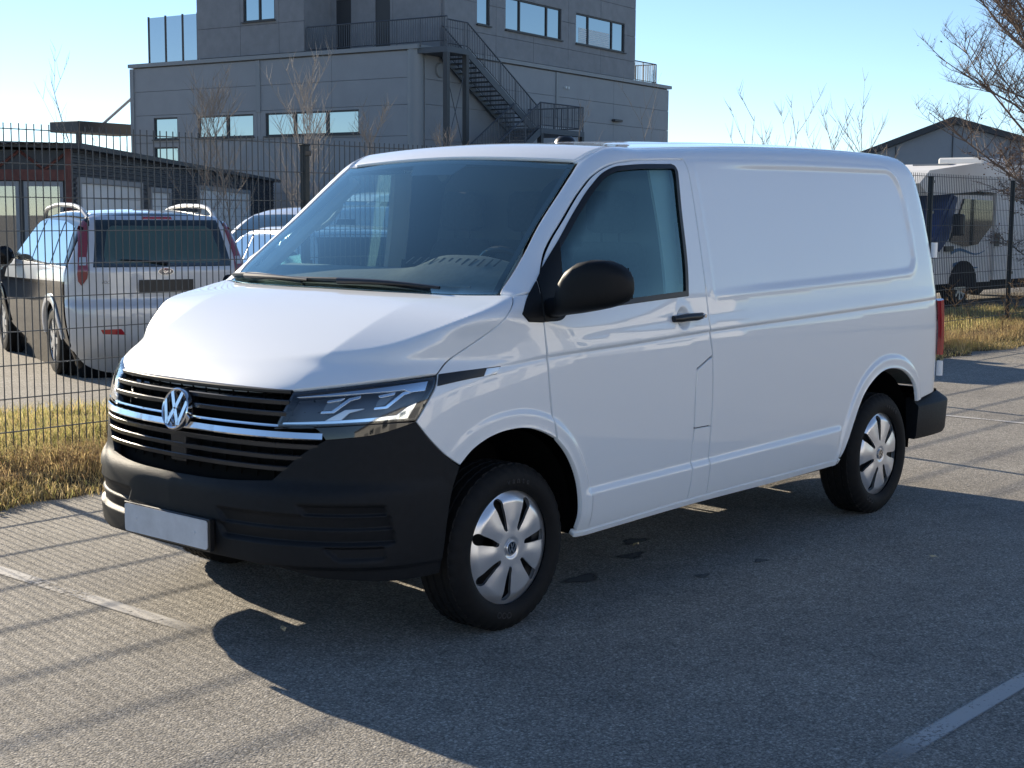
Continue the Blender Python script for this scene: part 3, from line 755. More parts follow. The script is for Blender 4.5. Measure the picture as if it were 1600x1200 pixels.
# dark corrugated shed
M['corr'] = vary(mat('anthracite_cladding', (.028, .033, .045), .45, .2), 3, .15)
M['rust'] = vary(mat('red_oxide_steel', (.13, .045, .035), .7), 6, .25)
M['roller'] = vary(mat('white_roller_door', (.62, .63, .62), .5), 2, .06)
SH = thing('corrugated_shed', 'low dark corrugated shed with roller doors and a rusty red porch frame', 'shed', (12.8, 22.3, 0), rad(43))
cw_ = MB(); k = 0; V = []; zs = []
z = 0
while z < 2.82:
    zs += [(z, 0), (z + .035, 0), (z + .05, .03), (z + .095, .03)]; z += .11
for zz, o in zs: V += [(0.0, -o, zz), (33.0, -o, zz)]
cw_.add(V, [(2 * i, 2 * i + 1, 2 * i + 3, 2 * i + 2) for i in range(len(zs) - 1)]); cw_.build('cladding', M['corr'], SH)
rf = MB(); rf.prism([(-3.5, 2.84), (33.3, 2.84), (33.3, 2.95), (-3.5, 2.95)], -.35, 9, lambda a, b, d: (a + 3.2 if a < 0 else a, d, b + .02 * max(0, d) + 0)); rf.build('roof', M['frame_dark'], SH)
bk_ = MB(); bk_.box(.05, 32.95, .05, 8.8, 0, 2.82); bk_.build('inner_block', M['frame_dark'], SH)
def shdoor(u0, u1, z1, z0=.0, m='roller', slats=True):
    f = MB(); f.box(u0 - .12, u0, -.10, 0, z0, z1 + .12); f.box(u1, u1 + .12, -.10, 0, z0, z1 + .12); f.box(u0, u1, -.10, 0, z1, z1 + .12); o = f.build('door_frame', M['trim_metal'], SH)
    n = max(1, int((z1 - z0) / .28))
    for i in range(n): MB().box(u0, u1, -.045, -.02, z0 + i * (z1 - z0) / n, z0 + (i + 1) * (z1 - z0) / n - .012).build('door_slat', M[m], o)
shdoor(.65, 6.5, 2.17); shdoor(14.7, 25.4, 2.26); shdoor(7.7, 10.1, 2.08, 1.0)
pf = MB()
for x in (-3.4, .0): pf.box(x - .06, x + .06, -.06, .06, 0, 2.84) if x == 0 else None
P_ = pf.build('porch_post', M['rust'], SH)
PB = MB(); PB.box(-.06, .06, .0, 6, 2.20, 2.42); PB.build('porch_beam', M['rust'], SH)
tr_ = MB()
for i in range(12): tr_.tube([(0, i * .5, 2.42 if i % 2 else 2.8), (0, (i + 1) * .5, 2.8 if i % 2 else 2.42)], .03, 4)
tr_.build('porch_truss', M['rust'], SH)
rt = MB(); V = []; n = 60
for i in range(n + 1):
    y = i * .11; zz = 2.93 + (.03 if i % 2 else 0) - y * .01
    V += [(-.5, y, zz), (3.0, y, zz)]
rt.add(V, [(2 * i, 2 * i + 1, 2 * i + 3, 2 * i + 2) for i in range(n)]); rt.build('porch_roof', M['frame_dark'], SH)
for y0, y1 in ((.12, .92), (1.02, 1.9), (2.0, 3.5), (3.6, 5.5)):
    f = MB()
    for a, b, c, d in ((y0, y1, 0, .08), (y0, y1, 2.08, 2.18), (y0, y0 + .07, .08, 2.08), (y1 - .07, y1, .08, 2.08)): f.box(-.02, .05, a, b, c, d)
    o = f.build('glazed_front', M['trim_metal'], SH); MB().box(.0, .015, y0 + .07, y1 - .07, .08, 2.08).build('pane', M['winlit'], o)

# gabled hall far right
HL_ = thing('gabled_hall', 'grey gabled metal hall rising behind the bare tree at the right', 'building', (53.63, 21.82, 0), rad(-65.8))
gh = MB(); poly = [(-9, 0), (7.5, 0), (7.5, 3.1), (0, 5.35), (-9, 1.9)]; 
gh.prism(poly, 0, 25, lambda a, b, d: (a, d, b)); gh.build('gable_wall', M['panel_grey'], HL_)
for u in np.arange(-6.75, 7.4, 2.25):
    zt = 5.35 - abs(u) * (.383 if u < 0 else .30); gg = MB(); gg.box(u - .02, u + .02, -.03, -.002, 0, zt - .05); gg.build('panel_joint', M['frame_dark'], HL_)
ge = MB(); ge.prism([(-9.3, 1.80), (0, 5.36), (0, 5.62), (-9.3, 2.06)], -.3, 25.3, lambda a, b, d: (a, d, b)); ge.prism([(0, 5.36), (7.8, 3.02), (7.8, 3.28), (0, 5.62)], -.3, 25.3, lambda a, b, d: (a, d, b)); ge.build('roof', M['frame_dark'], HL_)

# added pale building behind the viewpoint, unseen; bounces sunlight onto the van's shaded flank
M['render_white'] = vary(mat('bounce_facade', (.62, .62, .61), .8), .6, .07, .1, 20)
WH = thing('bounce_building', 'added pale building behind the camera, bouncing sunlight onto the white van', 'building', (0, -31, 0))
wb = MB(); wb.box(-40, 50, -18, 0, 0, 6.2); wb.build('wall', M['render_white'], WH)
wr_ = MB(); wr_.box(-40.4, 50.4, -18.4, .4, 6.2, 6.6); wr_.build('roof_edge', M['frame_dark'], WH)
for k in range(9):
    u = -30 + k * 8.6; MB().box(u, u + 3.6, .01, .08, 0, 4.2).build('loading_door', M['panel_grey'], WH); MB().box(u + 4.6, u + 7.4, .01, .06, 3.4, 4.6).build('window', M['dark_win'], WH)

# ------------------------------------------------------------------ trees and shrubs
M['leaf'] = mat('dead_leaf', (.17, .085, .04), .8, spec=.2)
def tree(name, label, cat, loc, seed, h, n1, spread, r0, levels, up, crook, leaves=0, m='bark', group=None, rz=0., rmin=.0028):
    t = thing(name, label, cat, loc, rz, group); mb, tips = branchy(seed, h, n1, spread, r0, levels, up, crook, rmin=rmin)
    # trunk = first tube, crown = the rest
    mb.build('branches', M[m], t, fix=False)
    if leaves:
        r = np.random.default_rng(seed); V = []; Fc = []
        for i in range(leaves):
            p, d = tips[r.integers(len(tips))]; c = np.array(p) + r.normal(0, .05, 3) - np.array(d) * r.uniform(0, .35); a = r.normal(0, 1, 3); a /= np.linalg.norm(a); b = np.cross(a, r.normal(0, 1, 3)); b /= np.linalg.norm(b); s = r.uniform(.014, .03); k = len(V)
            V += [tuple(c - a * s), tuple(c + b * s * .5), tuple(c + a * s), tuple(c - b * s * .5)]; Fc.append((k, k + 1, k + 2, k + 3))
        mesh('dead_leaves', V, Fc, M['leaf'], t)['kind'] = 'stuff'
    return t
tree('bare_tree', 'bare tree with a few brown leaves beside the motorhome at the right edge', 'tree', (20.2, 4.15, 0), 12, 6.0, 34, .95, .07, 3, .9, .15, 1800, m='twigdark')
tree('bare_tree', 'low bare branches with brown leaves hanging over the motorhome roof', 'tree', (19.9, 4.5, 0), 29, 3.3, 34, 1.25, .05, 3, .35, .17, 3200, m='twigdark')
for i, (x, y, h) in enumerate(((26.0, 14.9, 4.7), (26.6, 14.5, 4.6), (27.4, 13.9, 4.5), (28.2, 13.0, 4.7), (28.6, 12.6, 3.9), (30.6, 11.1, 4.1), (31.6, 10.6, 3.8), (27.0, 14.2, 3.6))):
    tree('sapling', ['tall bare sapling behind the van roof, leftmost of the row', 'slim bare sapling second in the row behind the van roof', 'forked bare sapling third in the row behind the van roof', 'tallest leaning bare sapling behind the rear of the van', 'short bare sapling right of the leaning one', 'bare sapling standing left of the gabled hall', 'small crooked sapling in front of the gabled hall', 'lowest bare sapling inside the row behind the van roof'][i], 'sapling', (x + .5, y - .4, 0), 60 + i, h * .84, 12, .55, .024, 2, .9, .035, m='twig', group='bare saplings behind the van', rmin=.007)
tree('young_birch', 'pale bare birch sapling in front of the office ribbon windows', 'tree', (20.2, 23.5, 0), 81, 4.7, 30, .42, .032, 2, .85, .07, m='palebirch', rmin=.007)
for i, (x, y, h, lab) in enumerate(((18.0, 25.2, 4.3, 'grey leafless shrub in front of the leftmost office windows'), (18.8, 24.6, 4.1, 'thin leafless shrub between the leftmost office windows and the birch'), (21.6, 22.0, 3.6, 'reddish leafless shrub right of the birch sapling'), (22.6, 21.0, 3.2, 'low leafless shrub by the fence post near the van windscreen'), (26.5, 20.0, 3.9, 'slim leafless shoot near the office corner column'), (34.0, 23.0, 5.0, 'single thin shoot rising above the van roof before the office wall'), (17.0, 27.5, 4.9, 'faint leafless shrub beneath the entrance canopy'))):
    tree('bare_shrub', lab, 'shrub', (x, y, 0), 90 + i, h, 24 if i < 4 else 8, .5 if i < 4 else .4, .022, 2, .8, .07, m='twig', group='leafless shrubs before the office', rmin=.006)
# fallen leaves
for i, (x, y) in enumerate(((1.47, -.42), (-.60, -.28), (2.2, -1.6), (.2, 1.9), (-1.0, 2.35), (-.2, 2.45))):
    a = i * 1.1; s = .022; q = [(-1, 0, .0), (-.3, .5, .010), (.6, .45, .006), (1.1, 0, .014), (.6, -.45, .004), (-.3, -.5, .012)]
    o = mesh('fallen_leaf', [(x + s * (u * math.cos(a) - v * math.sin(a)), y + s * (u * math.sin(a) + v * math.cos(a)), .006 + w_) for u, v, w_ in q], [(0, 1, 2, 3, 4, 5)], M['leafdry'] if 'leafdry' in M else M['leaf'])
    tag(o, ['pale dry leaf lying on the asphalt beneath the van sill', 'dry leaf lying in the light in front of the bumper', 'dry leaf on shaded asphalt behind the front wheel', 'dry leaf hidden beside the far front wheel', 'curled leaf at the grass edge near the fence', 'dry leaf near the grass edge left of the bumper'][i], 'leaf')
# ------------------------------------------------------------------ vehicles behind the fence (local axes: -x forward, -y left side, rear axle at x=0)
M['car_silver'] = mat('silver_car_paint', (.56, .57, .59), .4, .15, 1.0, .03)
M['car_black'] = mat('black_car_paint', (.008, .009, .011), .06, 0, .0, .03, .12)
M['car_white'] = mat('white_car_paint', (.66, .68, .70), .4, 0, 1.0, .03)
M['car_glass'] = mat('teal_car_glass', (.17, .23, .235), .06, .85)
M['dark_glass'] = mat('dark_tinted_glass', (.012, .02, .022), .05, spec=.8, coat=.6)
M['alloy'] = mat('alloy_wheel', (.55, .56, .58), .3, .8)
M['cabin'] = mat('cabin_dark', (.02, .02, .022), .9, spec=.1)
M['plate_dark'] = mat('dealer_plate', (.02, .02, .022), .4)
M['blue_trim'] = mat('blue_stripe', (.05, .16, .30), .5)
M['blue_cover'] = vary(mat('blue_tarpaulin', (.03, .06, .16), .6), 4, .25)
def make_g(prof, topc, front, rear, kst=.07, kr=.10, plan=.16, crown=.03, wheels=(), wr=.36, fplan=.25):
    pr = pch(*prof); tc_ = pch(*topc); f0 = pch(*front); r0 = pch(*rear)
    def gg(P):
        x, y, z = np.clip(P[..., 0], -6, 4), P[..., 1], np.clip(P[..., 2], -1.5, 3.5); a = np.abs(y); ac = np.minimum(a, 1.1)
        v = smax((a - pr(z)) * .93, (z - (tc_(x) - crown * (ac / .7) ** 2)) * .9, kst)
        v = smax(v, (f0(z) + fplan * (ac / .85) ** 4 - x) * .85, kr); v = smax(v, (x - (r0(z) - plan * (ac / .85) ** 4)) * .85, kr)
        for wx, wz in wheels: v = smax(v, np.minimum(wr - np.hypot(x - wx, z - wz), a - .55), .01)
        return v
    return gg
def shell(gf, x0, x1, n, m_ang, zc=.62, amin=-60):
    """body skin from radial sections; returns V,F,N and the two end loops"""
    xs = np.linspace(x0, x1, n); an = np.radians(np.linspace(amin, 180 - amin, m_ang)); V = []
    D = np.stack([0 * an, np.cos(an), np.sin(an)], 1)
    X3 = np.repeat(np.stack([xs, 0 * xs, 0 * xs + zc], 1), m_ang, 0); DD = np.tile(D, (n, 1)); P = cast(gf, X3 + DD * 1.7, -DD, 1.68).reshape(n, m_ang, 3); Pf = P.reshape(-1, 3); N = grad(gf, np.nan_to_num(Pf)); bad = np.isnan(Pf).any(1)
    Fc = [(i * m_ang + j, i * m_ang + j + 1, (i + 1) * m_ang + j + 1, (i + 1) * m_ang + j) for i in range(n - 1) for j in range(m_ang - 1)]
    Fc = [f for f in Fc if not bad[list(f)].any()]
    a = Pf[Fc[0][0]]; fn = np.cross(Pf[Fc[0][1]] - a, Pf[Fc[0][2]] - a)
    if fn @ N[Fc[0][0]] < 0: Fc = [f[::-1] for f in Fc]
    return (np.nan_to_num(Pf), Fc, N), P[0], P[-1]
def car_wheel(parent, x, y, z, r, w_, m_rim, spokes=5, out=-1):
    t = MB(); hw = w_ / 2; t.lathe([(r * .62, -hw), (r * .78, -hw - .006), (r * .93, -hw + .004), (r, -hw + .03), (r, hw - .03), (r * .93, hw), (r * .62, hw)], 40)
    o = t.build('wheel', M['rubber'], parent, True); o.location = (x, y, z)
    s = MB(); yy = out * (hw - .015)
    s.lathe([(r * .60, yy), (r * .66, yy + out * .012), (r * .66, yy - out * .1), (r * .60, yy - out * .1)], 40, close=True)
    for k in range(spokes):
        a = 2 * math.pi * k / spokes; e = (math.cos(a), math.sin(a)); f = (-e[1], e[0])
        q = [(e[0] * u + f[0] * v, e[1] * u + f[1] * v) for u, v in ((.02, -.035), (r * .62, -.022), (r * .62, .022), (.02, .035))]
        s.prism(q, yy - out * .02, yy + out * .006, lambda p, q_, d: (p, d, q_))
    s.lathe([(0, yy + out * .012), (.05, yy + out * .008), (.06, yy - out * .02)], 20); s.build('rim', m_rim, o, False)
    b = MB(); b.lathe([(0, 0), (r * .6, 0)], 24, c=(0, yy - out * .05, 0)); b.build('brake_disc', M['cabin'], o)
    return o
def end_cap(gf, loop, D):
    lp = loop[~np.isnan(loop).any(1)]; return panel(gf, Lin(D), [np.vstack([lp])[::1], np.array([lp[-1], lp[0]])], .05, .04, .005, 0, 0, back=.9)

# ---- silver and black estate car
EG = make_g(([.18, .30, .45, .60, .80, .92, .97, 1.10, 1.25, 1.38, 1.46, 1.55], [.80, .85, .885, .90, .902, .89, .875, .82, .755, .69, .62, .5]),
            ([-3.7, -3.3, -2.6, -2.2, -1.9, -1.35, -1.0, -.3, .4, .66, .80, 1.0], [.55, .80, .95, 1.0, 1.16, 1.42, 1.465, 1.485, 1.455, 1.42, 1.36, 1.2]),
            ([.2, .5, .8, 1.5], [-3.42, -3.52, -3.4, -3.0]),
            ([.18, .30, .40, .55, .64, .68, .72, .95, 1.00, 1.05, 1.20, 1.35, 1.45, 1.55], [.74, .85, .90, .915, .91, .88, .865, .865, .85, .835, .755, .665, .58, .45]),
            .07, .09, .17, .03, ((0, .31), (-2.64, .31)), .355)
def build_estate():
    fwd = np.array([.34, .94]); fwd /= np.linalg.norm(fwd); rz = math.atan2(-fwd[1], -fwd[0])
    T = thing('estate_car', 'silver and black estate car with roof rails parked tail-on behind the fence', 'car', (4.51, 7.93, 0), rz); T.scale = (1, 1, 1.08)
    sk, l0, l1 = shell(EG, -3.2, .60, 74, 90)
    put('body', sk, M['car_black'], T)
    put('tail_body', end_cap(EG, l1, (-1, 0, 0)), M['car_silver'], T); put('nose', end_cap(EG, l0, (1, 0, 0)), M['car_black'], T)
    R_ = Lin((-1, 0, 0)); Y_ = Lin((0, 1, 0))
    def rq(pts): return np.array([(0.8, y, z) for y, z in pts])
    def rp(name, pts, off, m, par, fl=.012, h=.04, sm=None):
        P = rq(pts); segs = [np.array([P[i], P[(i + 1) % len(P)]]) for i in range(len(P))] if not sm else [np.vstack([P, P[:1]])]
        return put(name, panel(EG, R_, segs, h, .02, 0, off, fl), m, par)
    hatch = rp('tailgate', [(-.70, .60), (.70, .60), (.735, .95), (.62, 1.425), (-.62, 1.425), (-.735, .95)], .004, M['car_silver'], T, .014)
    rw = rp('rear_window', [(-.66, .985), (.66, .985), (.585, 1.385), (-.585, 1.385)], .009, M['dark_glass'], hatch)
    rp('window_inner', [(-.55, 1.03), (-.50, 1.015), (.50, 1.015), (.55, 1.03), (.56, 1.08), (.50, 1.30), (.45, 1.335), (-.45, 1.335), (-.50, 1.30), (-.56, 1.08)], .0105, M['win_inner'], rw, .0)
    for s in (-1, 1):
        tl = [(.715 * s, .89), (.76 * s, .83), (.785 * s, .865), (.79 * s, .93), (.77 * s, 1.09), (.725 * s, 1.32), (.675 * s, 1.375), (.652 * s, 1.35), (.705 * s, 1.08), (.705 * s, .96)]
        P = rq(tl); lv = panel(EG, R_, [np.array([P[i], P[(i + 1) % len(P)]]) for i in range(len(P))], .03, .02, 0, .016, .03) if s < 0 else lv; lm_ = put('tail_lamp', lv, M['lamp_pink'], T, s > 0)
        rp('reversing_lamp', [(.715 * s, 1.00), (.77 * s, 1.00), (.76 * s, 1.065), (.71 * s, 1.065)], .020, M['lens_clear'], lm_, .01, .03)
        rp('reflector', [(.40 * s, .405), (.60 * s, .415), (.62 * s, .45), (.44 * s, .455)], .012, M['red'], T, .02, .03)
    rp('bumper', [(-.84, .26), (-.5, .22), (.5, .22), (.84, .26), (.84, .64), (.70, .655), (-.70, .655), (-.84, .64)], .010, M['car_silver'], T, .02)
    xw = .80; wv = cast(EG, np.array([[1.3, y, z] for y, z in ((.02, 1.015), (-.20, 1.04), (-.42, 1.05))]), np.tile([-1., 0, 0], (3, 1)), 1.2); MB().tube(wv + [.028, 0, 0], [.014, .009, .006], 6).build('rear_wiper', M['black'], rw)
    rp('brake_light', [(-.14, 1.398), (.14, 1.398), (.14, 1.412), (-.14, 1.412)], .012, M['red'], hatch)
    rp('bumper_insert', [(-.30, .22), (.30, .22), (.25, .34), (-.25, .34)], .018, M['black'], T, .01)
    rp('plate_recess', [(-.30, .80), (.30, .80), (.34, .905), (-.34, .905)], .008, M['car_silver'], hatch)
    MB().box(.885, .892, -.26, .26, .765, .875, .002).build('number_plate', M['plate_dark'], hatch)
    # oval badge with script
    bd = MB(); t = np.linspace(0, 2 * math.pi, 40, endpoint=False); xe = float(cast(EG, np.array([[1.2, 0, .945]]), np.array([[-1., 0, 0]]), 1.)[0][0]) + .006
    bd.prism([(.070 * math.cos(a), .945 + .029 * math.sin(a)) for a in t], xe, xe + .010, lambda a, b, d: (d, a, b)); B = bd.build('oval_badge', M['badge_blue'], hatch)
    ring = MB(); V = []
    for a in t:
        for k in (1.0, 1.05): V.append((xe + .012, .070 * k * math.cos(a), .945 + .029 * k * 1.03 * math.sin(a)))
    ring.add(V, [(2 * i, 2 * i + 1, (2 * i + 3) % 80, (2 * i + 2) % 80) for i in range(40)]); ring.build('badge_ring', M['chrome'], B)
    def text(body, size, mname, par, y0, z0, x0, name):
        cu = bpy.data.curves.new('t', 'FONT'); cu.body = body; cu.size = size; cu.align_x = 'CENTER'; cu.extrude = .001; cu.shear = .25 if size > .03 else 0
        tmp = bpy.data.objects.new('t', cu); me = bpy.data.meshes.new_from_object(tmp); bpy.data.objects.remove(tmp)
        mesh(name, [(x0 + v.co.z, y0 + v.co.x, z0 + v.co.y) for v in me.vertices], [tuple(p.vertices) for p in me.polygons], M[mname], par); bpy.data.meshes.remove(me)
    text('Ford', .042, 'chrome', B, .0, .932, xe + .0115, 'badge_script'); text('FOCUS', .036, 'chrome', hatch, -.54, .845, float(cast(EG, np.array([[1.2, -.54, .855]]), np.array([[-1., 0, 0]]), 1.)[0][0]) + .006, 'model_lettering')
    # sides: glass band, pale shoulder, silver rear wing and wheel arch
    def yq(pts, s): return np.array([(x, -.9 * s, z) for x, z in pts])
    for s in (1, -1):
        pj = Lin((0, 1. * s, 0))
        def sp(name, pts, off, m, par=T, fl=.01):
            P = yq(pts, s); return put(name, panel(EG, pj, [np.array([P[i], P[(i + 1) % len(P)]]) for i in range(len(P))], .05, .03, 0, off, fl), m, par)
        sp('shoulder', [(-2.3, .80), (.62, .86), (.60, .985), (-2.1, .985)], .003, M['car_silver'])
        sp('front_side_glass', [(-1.95, 1.0), (-1.02, 1.0), (-1.02, 1.37), (-1.30, 1.36)], .004, M['mirror_glass'])
        sp('rear_side_glass', [(-.96, 1.0), (-.10, 1.0), (-.14, 1.375), (-.96, 1.385)], .004, M['mirror_glass'])
        sp('quarter_glass', [(-.04, 1.0), (.50, 1.01), (.36, 1.33), (-.08, 1.37)], .004, M['mirror_glass'])
        rl = np.array([(-1.45, -.62 * s, 1.39), (-1.32, -.635 * s, 1.46), (-1.0, -.64 * s, 1.505), (-.3, -.645 * s, 1.52), (.0, -.64 * s, 1.512), (.28, -.63 * s, 1.475), (.46, -.615 * s, 1.405)])
        MB().tube(catmull(rl, .06), .021, 8).build('roof_rail', M['rail'], T, True)
        for wx in (0, -2.64):
            pl = np.array([(wx + .385 * math.cos(a), -.9 * s, .31 + .385 * math.sin(a)) for a in np.linspace(rad(5), rad(172), 26)]); pl = cast(EG, pl * [1, 0, 1] + [0, -1.2 * s, 0], np.broadcast_to([0, 1. * s, 0], pl.shape), 1.0, 60)
            pl = pl[~np.isnan(pl).any(1)]; N_ = grad(EG, pl); V_, F_ = sweep(pl, [(-.035, -.03), (-.035, .012), (.0, .022), (.03, .014), (.04, -.02)], N_); MB().add(V_.tolist(), F_).build('wheel_arch', M['car_silver'] if wx == 0 else M['car_black'], T, True)
            car_wheel(T, wx, -.78 * s, .31, .31, .20, M['alloy'], 7, -1 * s)
            MB().lathe([(.37, -.25), (.37, .1)], 30, c=(wx, -.55 * s, .31)).build('wheel_housing', M['cabin'], T)
        MB().lathe([(0, -.03), (.07, -.03), (.1, .0), (.07, .05), (0, .06)], 16, 'x', (-1.85, -.98 * s, 1.02)).build('door_mirror', M['car_black'], T, True)
    fl = MB(); fl.box(-3.2, .7, -.5, .5, .2, .35); fl.build('underbody', M['cabin'], T)
    roofp = panel(EG, PZ_, [np.array([(-1.25, -.56, 1.4), (-1.3, 0, 1.4), (-1.25, .56, 1.4)]), np.array([(-1.25, .56, 1.4), (.34, .56, 1.4)]), np.array([(.34, .56, 1.4), (.42, 0, 1.4), (.34, -.56, 1.4)]), np.array([(.34, -.56, 1.4), (-1.25, -.56, 1.4)])], .08, .05, 0, .003, .006)
    put('roof_skin', roofp, M['car_silver'], T)
    return T
PZ_ = Lin((0, 0, -1))
M['lens_clear'] = mat('clear_lens', (.45, .48, .52), .15, .2, coat=.6)
M['win_inner'] = mat('rear_window_tint', (.055, .095, .085), .08, coat=.6)
M['lamp_pink'] = mat('tail_lamp_lens', (.22, .025, .03), .12, coat=1.0)
M['badge_blue'] = mat('badge_blue', (.01, .02, .07), .2, coat=1.0)
M['mirror_glass'] = mat('sky_mirroring_glass', (.40, .46, .47), .04, .9)
M['rail'] = mat('roof_rail_silver', (.62, .60, .55), .3, .3)
build_estate()

# ---- simple vans and cars of the dealer's yard
def side_car(name, label, cat, loc, rz, gf, x0, x1, m, glassm, front_glass, side_glass, wheels, wr, half, extra=None, group=None):
    T = thing(name, label, cat, loc, rz, group); sk, l0, l1 = shell(gf, x0, x1, 60, 64); put('body', sk, m, T)
    put('nose', end_cap(gf, l0, (1, 0, 0)), m, T); put('tail', end_cap(gf, l1, (-1, 0, 0)), m, T)
    WSd = Lin((.62, 0, -.78))
    if front_glass:
        P = np.array([(x, y, z) for x, y, z in front_glass]); put('windscreen', panel(gf, WSd, [np.array([P[i], P[(i + 1) % len(P)]]) for i in range(len(P))], .06, .03, 0, .006, .01), glassm, T)
    for s in (1, -1):
        pj = Lin((0, 1. * s, 0))
        for k, pts in enumerate(side_glass):
            P = np.array([(x, -half * s, z) for x, z in pts]); put('side_window', panel(gf, pj, [np.array([P[i], P[(i + 1) % len(P)]]) for i in range(len(P))], .06, .03, 0, .006, .01), M['dark_glass'], T)
        for wx, wz in wheels:
            car_wheel(T, wx, -(half - .12) * s, wz, wr, .2, M['alloy'], 6, -1 * s); MB().lathe([(wr + .05, -.25), (wr + .05, .1)], 24, c=(wx, -(half - .32) * s, wz)).build('wheel_housing', M['cabin'], T)
    MB().box(x0 + .3, x1 - .1, -.5, .5, .2, .36).build('underbody', M['cabin'], T)
    if extra: extra(T)
    return T
VG = make_g(([.2, .35, .5, .9, 1.1, 1.4, 1.7, 1.86, 1.95, 2.05], [.84, .90, .93, .945, .94, .90, .84, .79, .73, .6]),
            ([-4.0, -3.75, -3.45, -3.0, -2.85, -2.2, -1.95, -1.5, 0, .8, 1.0], [.7, .92, 1.05, 1.18, 1.25, 1.80, 1.90, 1.95, 1.97, 1.94, 1.85]),
            ([.2, .5, .8, 1.1, 2.1], [-3.78, -3.88, -3.85, -3.6, -3.6]), ([.2, .5, 1.0, 1.5, 2.0], [.94, .98, .97, .90, .75]), .10, .10, .12, .03, ((0, .33), (-3.0, .33)), .39)
wsv = [(-2.82, -.76, 1.27), (-2.24, -.66, 1.76), (-2.28, .66, 1.76), (-2.82, .76, 1.27)]
swv = [[(-2.55, 1.2), (-1.75, 1.22), (-1.75, 1.76), (-2.05, 1.76)]]
vw2 = [(0, .33), (-3.0, .33)]
def front_bits(T):
    for s in (1, -1): put('headlamp', panel(VG, Lin((1, 0, 0)), [np.array([(-3.8, .45 * s, .80), (-3.7, .80 * s, .86)]), np.array([(-3.7, .80 * s, .86), (-3.7, .80 * s, .99)]), np.array([(-3.7, .80 * s, .99), (-3.8, .48 * s, .92)]), np.array([(-3.8, .48 * s, .92), (-3.8, .45 * s, .80)])], .04, .02, 0, .008, .01), M['lens_bright'], T)
    put('bumper', panel(VG, Lin((1, 0, 0)), [np.array([(-3.8, -.82, .30), (-3.8, .82, .30)]), np.array([(-3.8, .82, .30), (-3.8, .82, .60)]), np.array([(-3.8, .82, .60), (-3.8, -.82, .60)]), np.array([(-3.8, -.82, .60), (-3.8, -.82, .30)])], .06, .04, 0, .01, .02), M['plastic'], T)
    for s in (1, -1):
        MB().box(-2.45, -2.30, -1.12 * s - .1, -1.12 * s + .1, 1.20, 1.45, .03).build('door_mirror', M['black'], T); MB().tube([(-2.35, -.92 * s, 1.25), (-2.38, -1.08 * s, 1.28)], .03, 6).build('mirror_arm', M['black'], T)
M['lens_bright'] = mat('clear_headlamp', (.55, .58, .6), .1, .3, coat=1.0)
YARD = 'vehicles parked in the yard behind the fence'
# two vans nose-on to the fence (they shade the bays behind the white van)
pv = side_car('parked_van', 'white van with bright windscreen seen through the cab window of the big van', 'van', (10.65, 8.25, 0), rad(90), VG, -3.65, .70, M['car_white'], M['mirror_glass'], wsv, swv, vw2, .33, .945, front_bits, YARD)
pv3 = copy_tree(pv); pv3.location = (15.6, 14.3, 0); pv3.rotation_euler = (0, 0, rad(-8)); tag(pv3, 'pale blue-white van whose rounded roof shows left of the fence post')
# compact silver van
CG = make_g(([.2, .35, .5, .85, 1.0, 1.3, 1.55, 1.65, 1.75], [.78, .84, .87, .885, .87, .80, .73, .66, .5]),
            ([-3.6, -3.3, -2.6, -2.35, -1.6, -1.3, -.6, .5, .8], [.6, .88, 1.02, 1.08, 1.58, 1.65, 1.68, 1.66, 1.55]),
            ([.2, .5, .9, 1.7], [-3.40, -3.48, -3.3, -3.3]), ([.2, .5, 1.0, 1.7], [.78, .82, .80, .68]), .08, .10, .12, .03, ((0, .31), (-2.65, .31)), .36)
side_car('compact_van', 'silver compact van with dark side window behind the estate car', 'van', (9.55, 9.75, 0), rad(2), CG, -3.2, .58, M['car_silver'], M['win_teal'] if 'win_teal' in M else M['car_glass'], [(-2.30, -.70, 1.10), (-1.66, -.60, 1.54), (-1.66, .60, 1.54), (-2.30, .70, 1.10)], [[(-1.90, 1.06), (-1.18, 1.06), (-1.22, 1.50), (-1.50, 1.50)]], [(0, .31), (-2.65, .31)], .31, .885, None, YARD)
# silver hatchback beside the estate
HG = make_g(([.18, .30, .45, .60, .80, .92, .97, 1.10, 1.25, 1.38, 1.46, 1.55], [.78, .83, .865, .88, .882, .87, .855, .79, .72, .65, .58, .45]),
            ([-3.6, -3.2, -2.5, -2.1, -1.8, -1.2, -.8, -.2, .35, .60, .75, .9], [.55, .80, .95, 1.0, 1.16, 1.40, 1.44, 1.45, 1.40, 1.33, 1.22, 1.0]),
            ([.2, .5, .8, 1.5], [-3.32, -3.42, -3.3, -2.9]), ([.18, .30, .55, .70, .95, 1.05, 1.35, 1.5], [.68, .76, .82, .80, .78, .74, .55, .35]), .07, .09, .17, .03, ((0, .31), (-2.6, .31)), .355)
def hatch_bits(T):
    for s in (1, -1): put('tail_lamp', panel(HG, Lin((-1, 0, 0)), [np.array([(.7, .52 * s, .80), (.7, .80 * s, .80)]), np.array([(.7, .80 * s, .80), (.7, .80 * s, 1.02)]), np.array([(.7, .80 * s, 1.02), (.7, .60 * s, 1.0)]), np.array([(.7, .60 * s, 1.0), (.7, .52 * s, .80)])], .04, .02, 0, .01, .02), M['lamp_pink'], T)
    put('rear_window', panel(HG, Lin((-1, 0, 0)), [np.array([(.7, -.56, 1.0), (.7, .56, 1.0)]), np.array([(.7, .56, 1.0), (.6, .50, 1.32)]), np.array([(.6, .50, 1.32), (.6, -.50, 1.32)]), np.array([(.6, -.50, 1.32), (.7, -.56, 1.0)])], .05, .03, 0, .006, .01), M['dark_glass'], T)
_fw = np.array([.34, .94]) / np.linalg.norm([.34, .94])
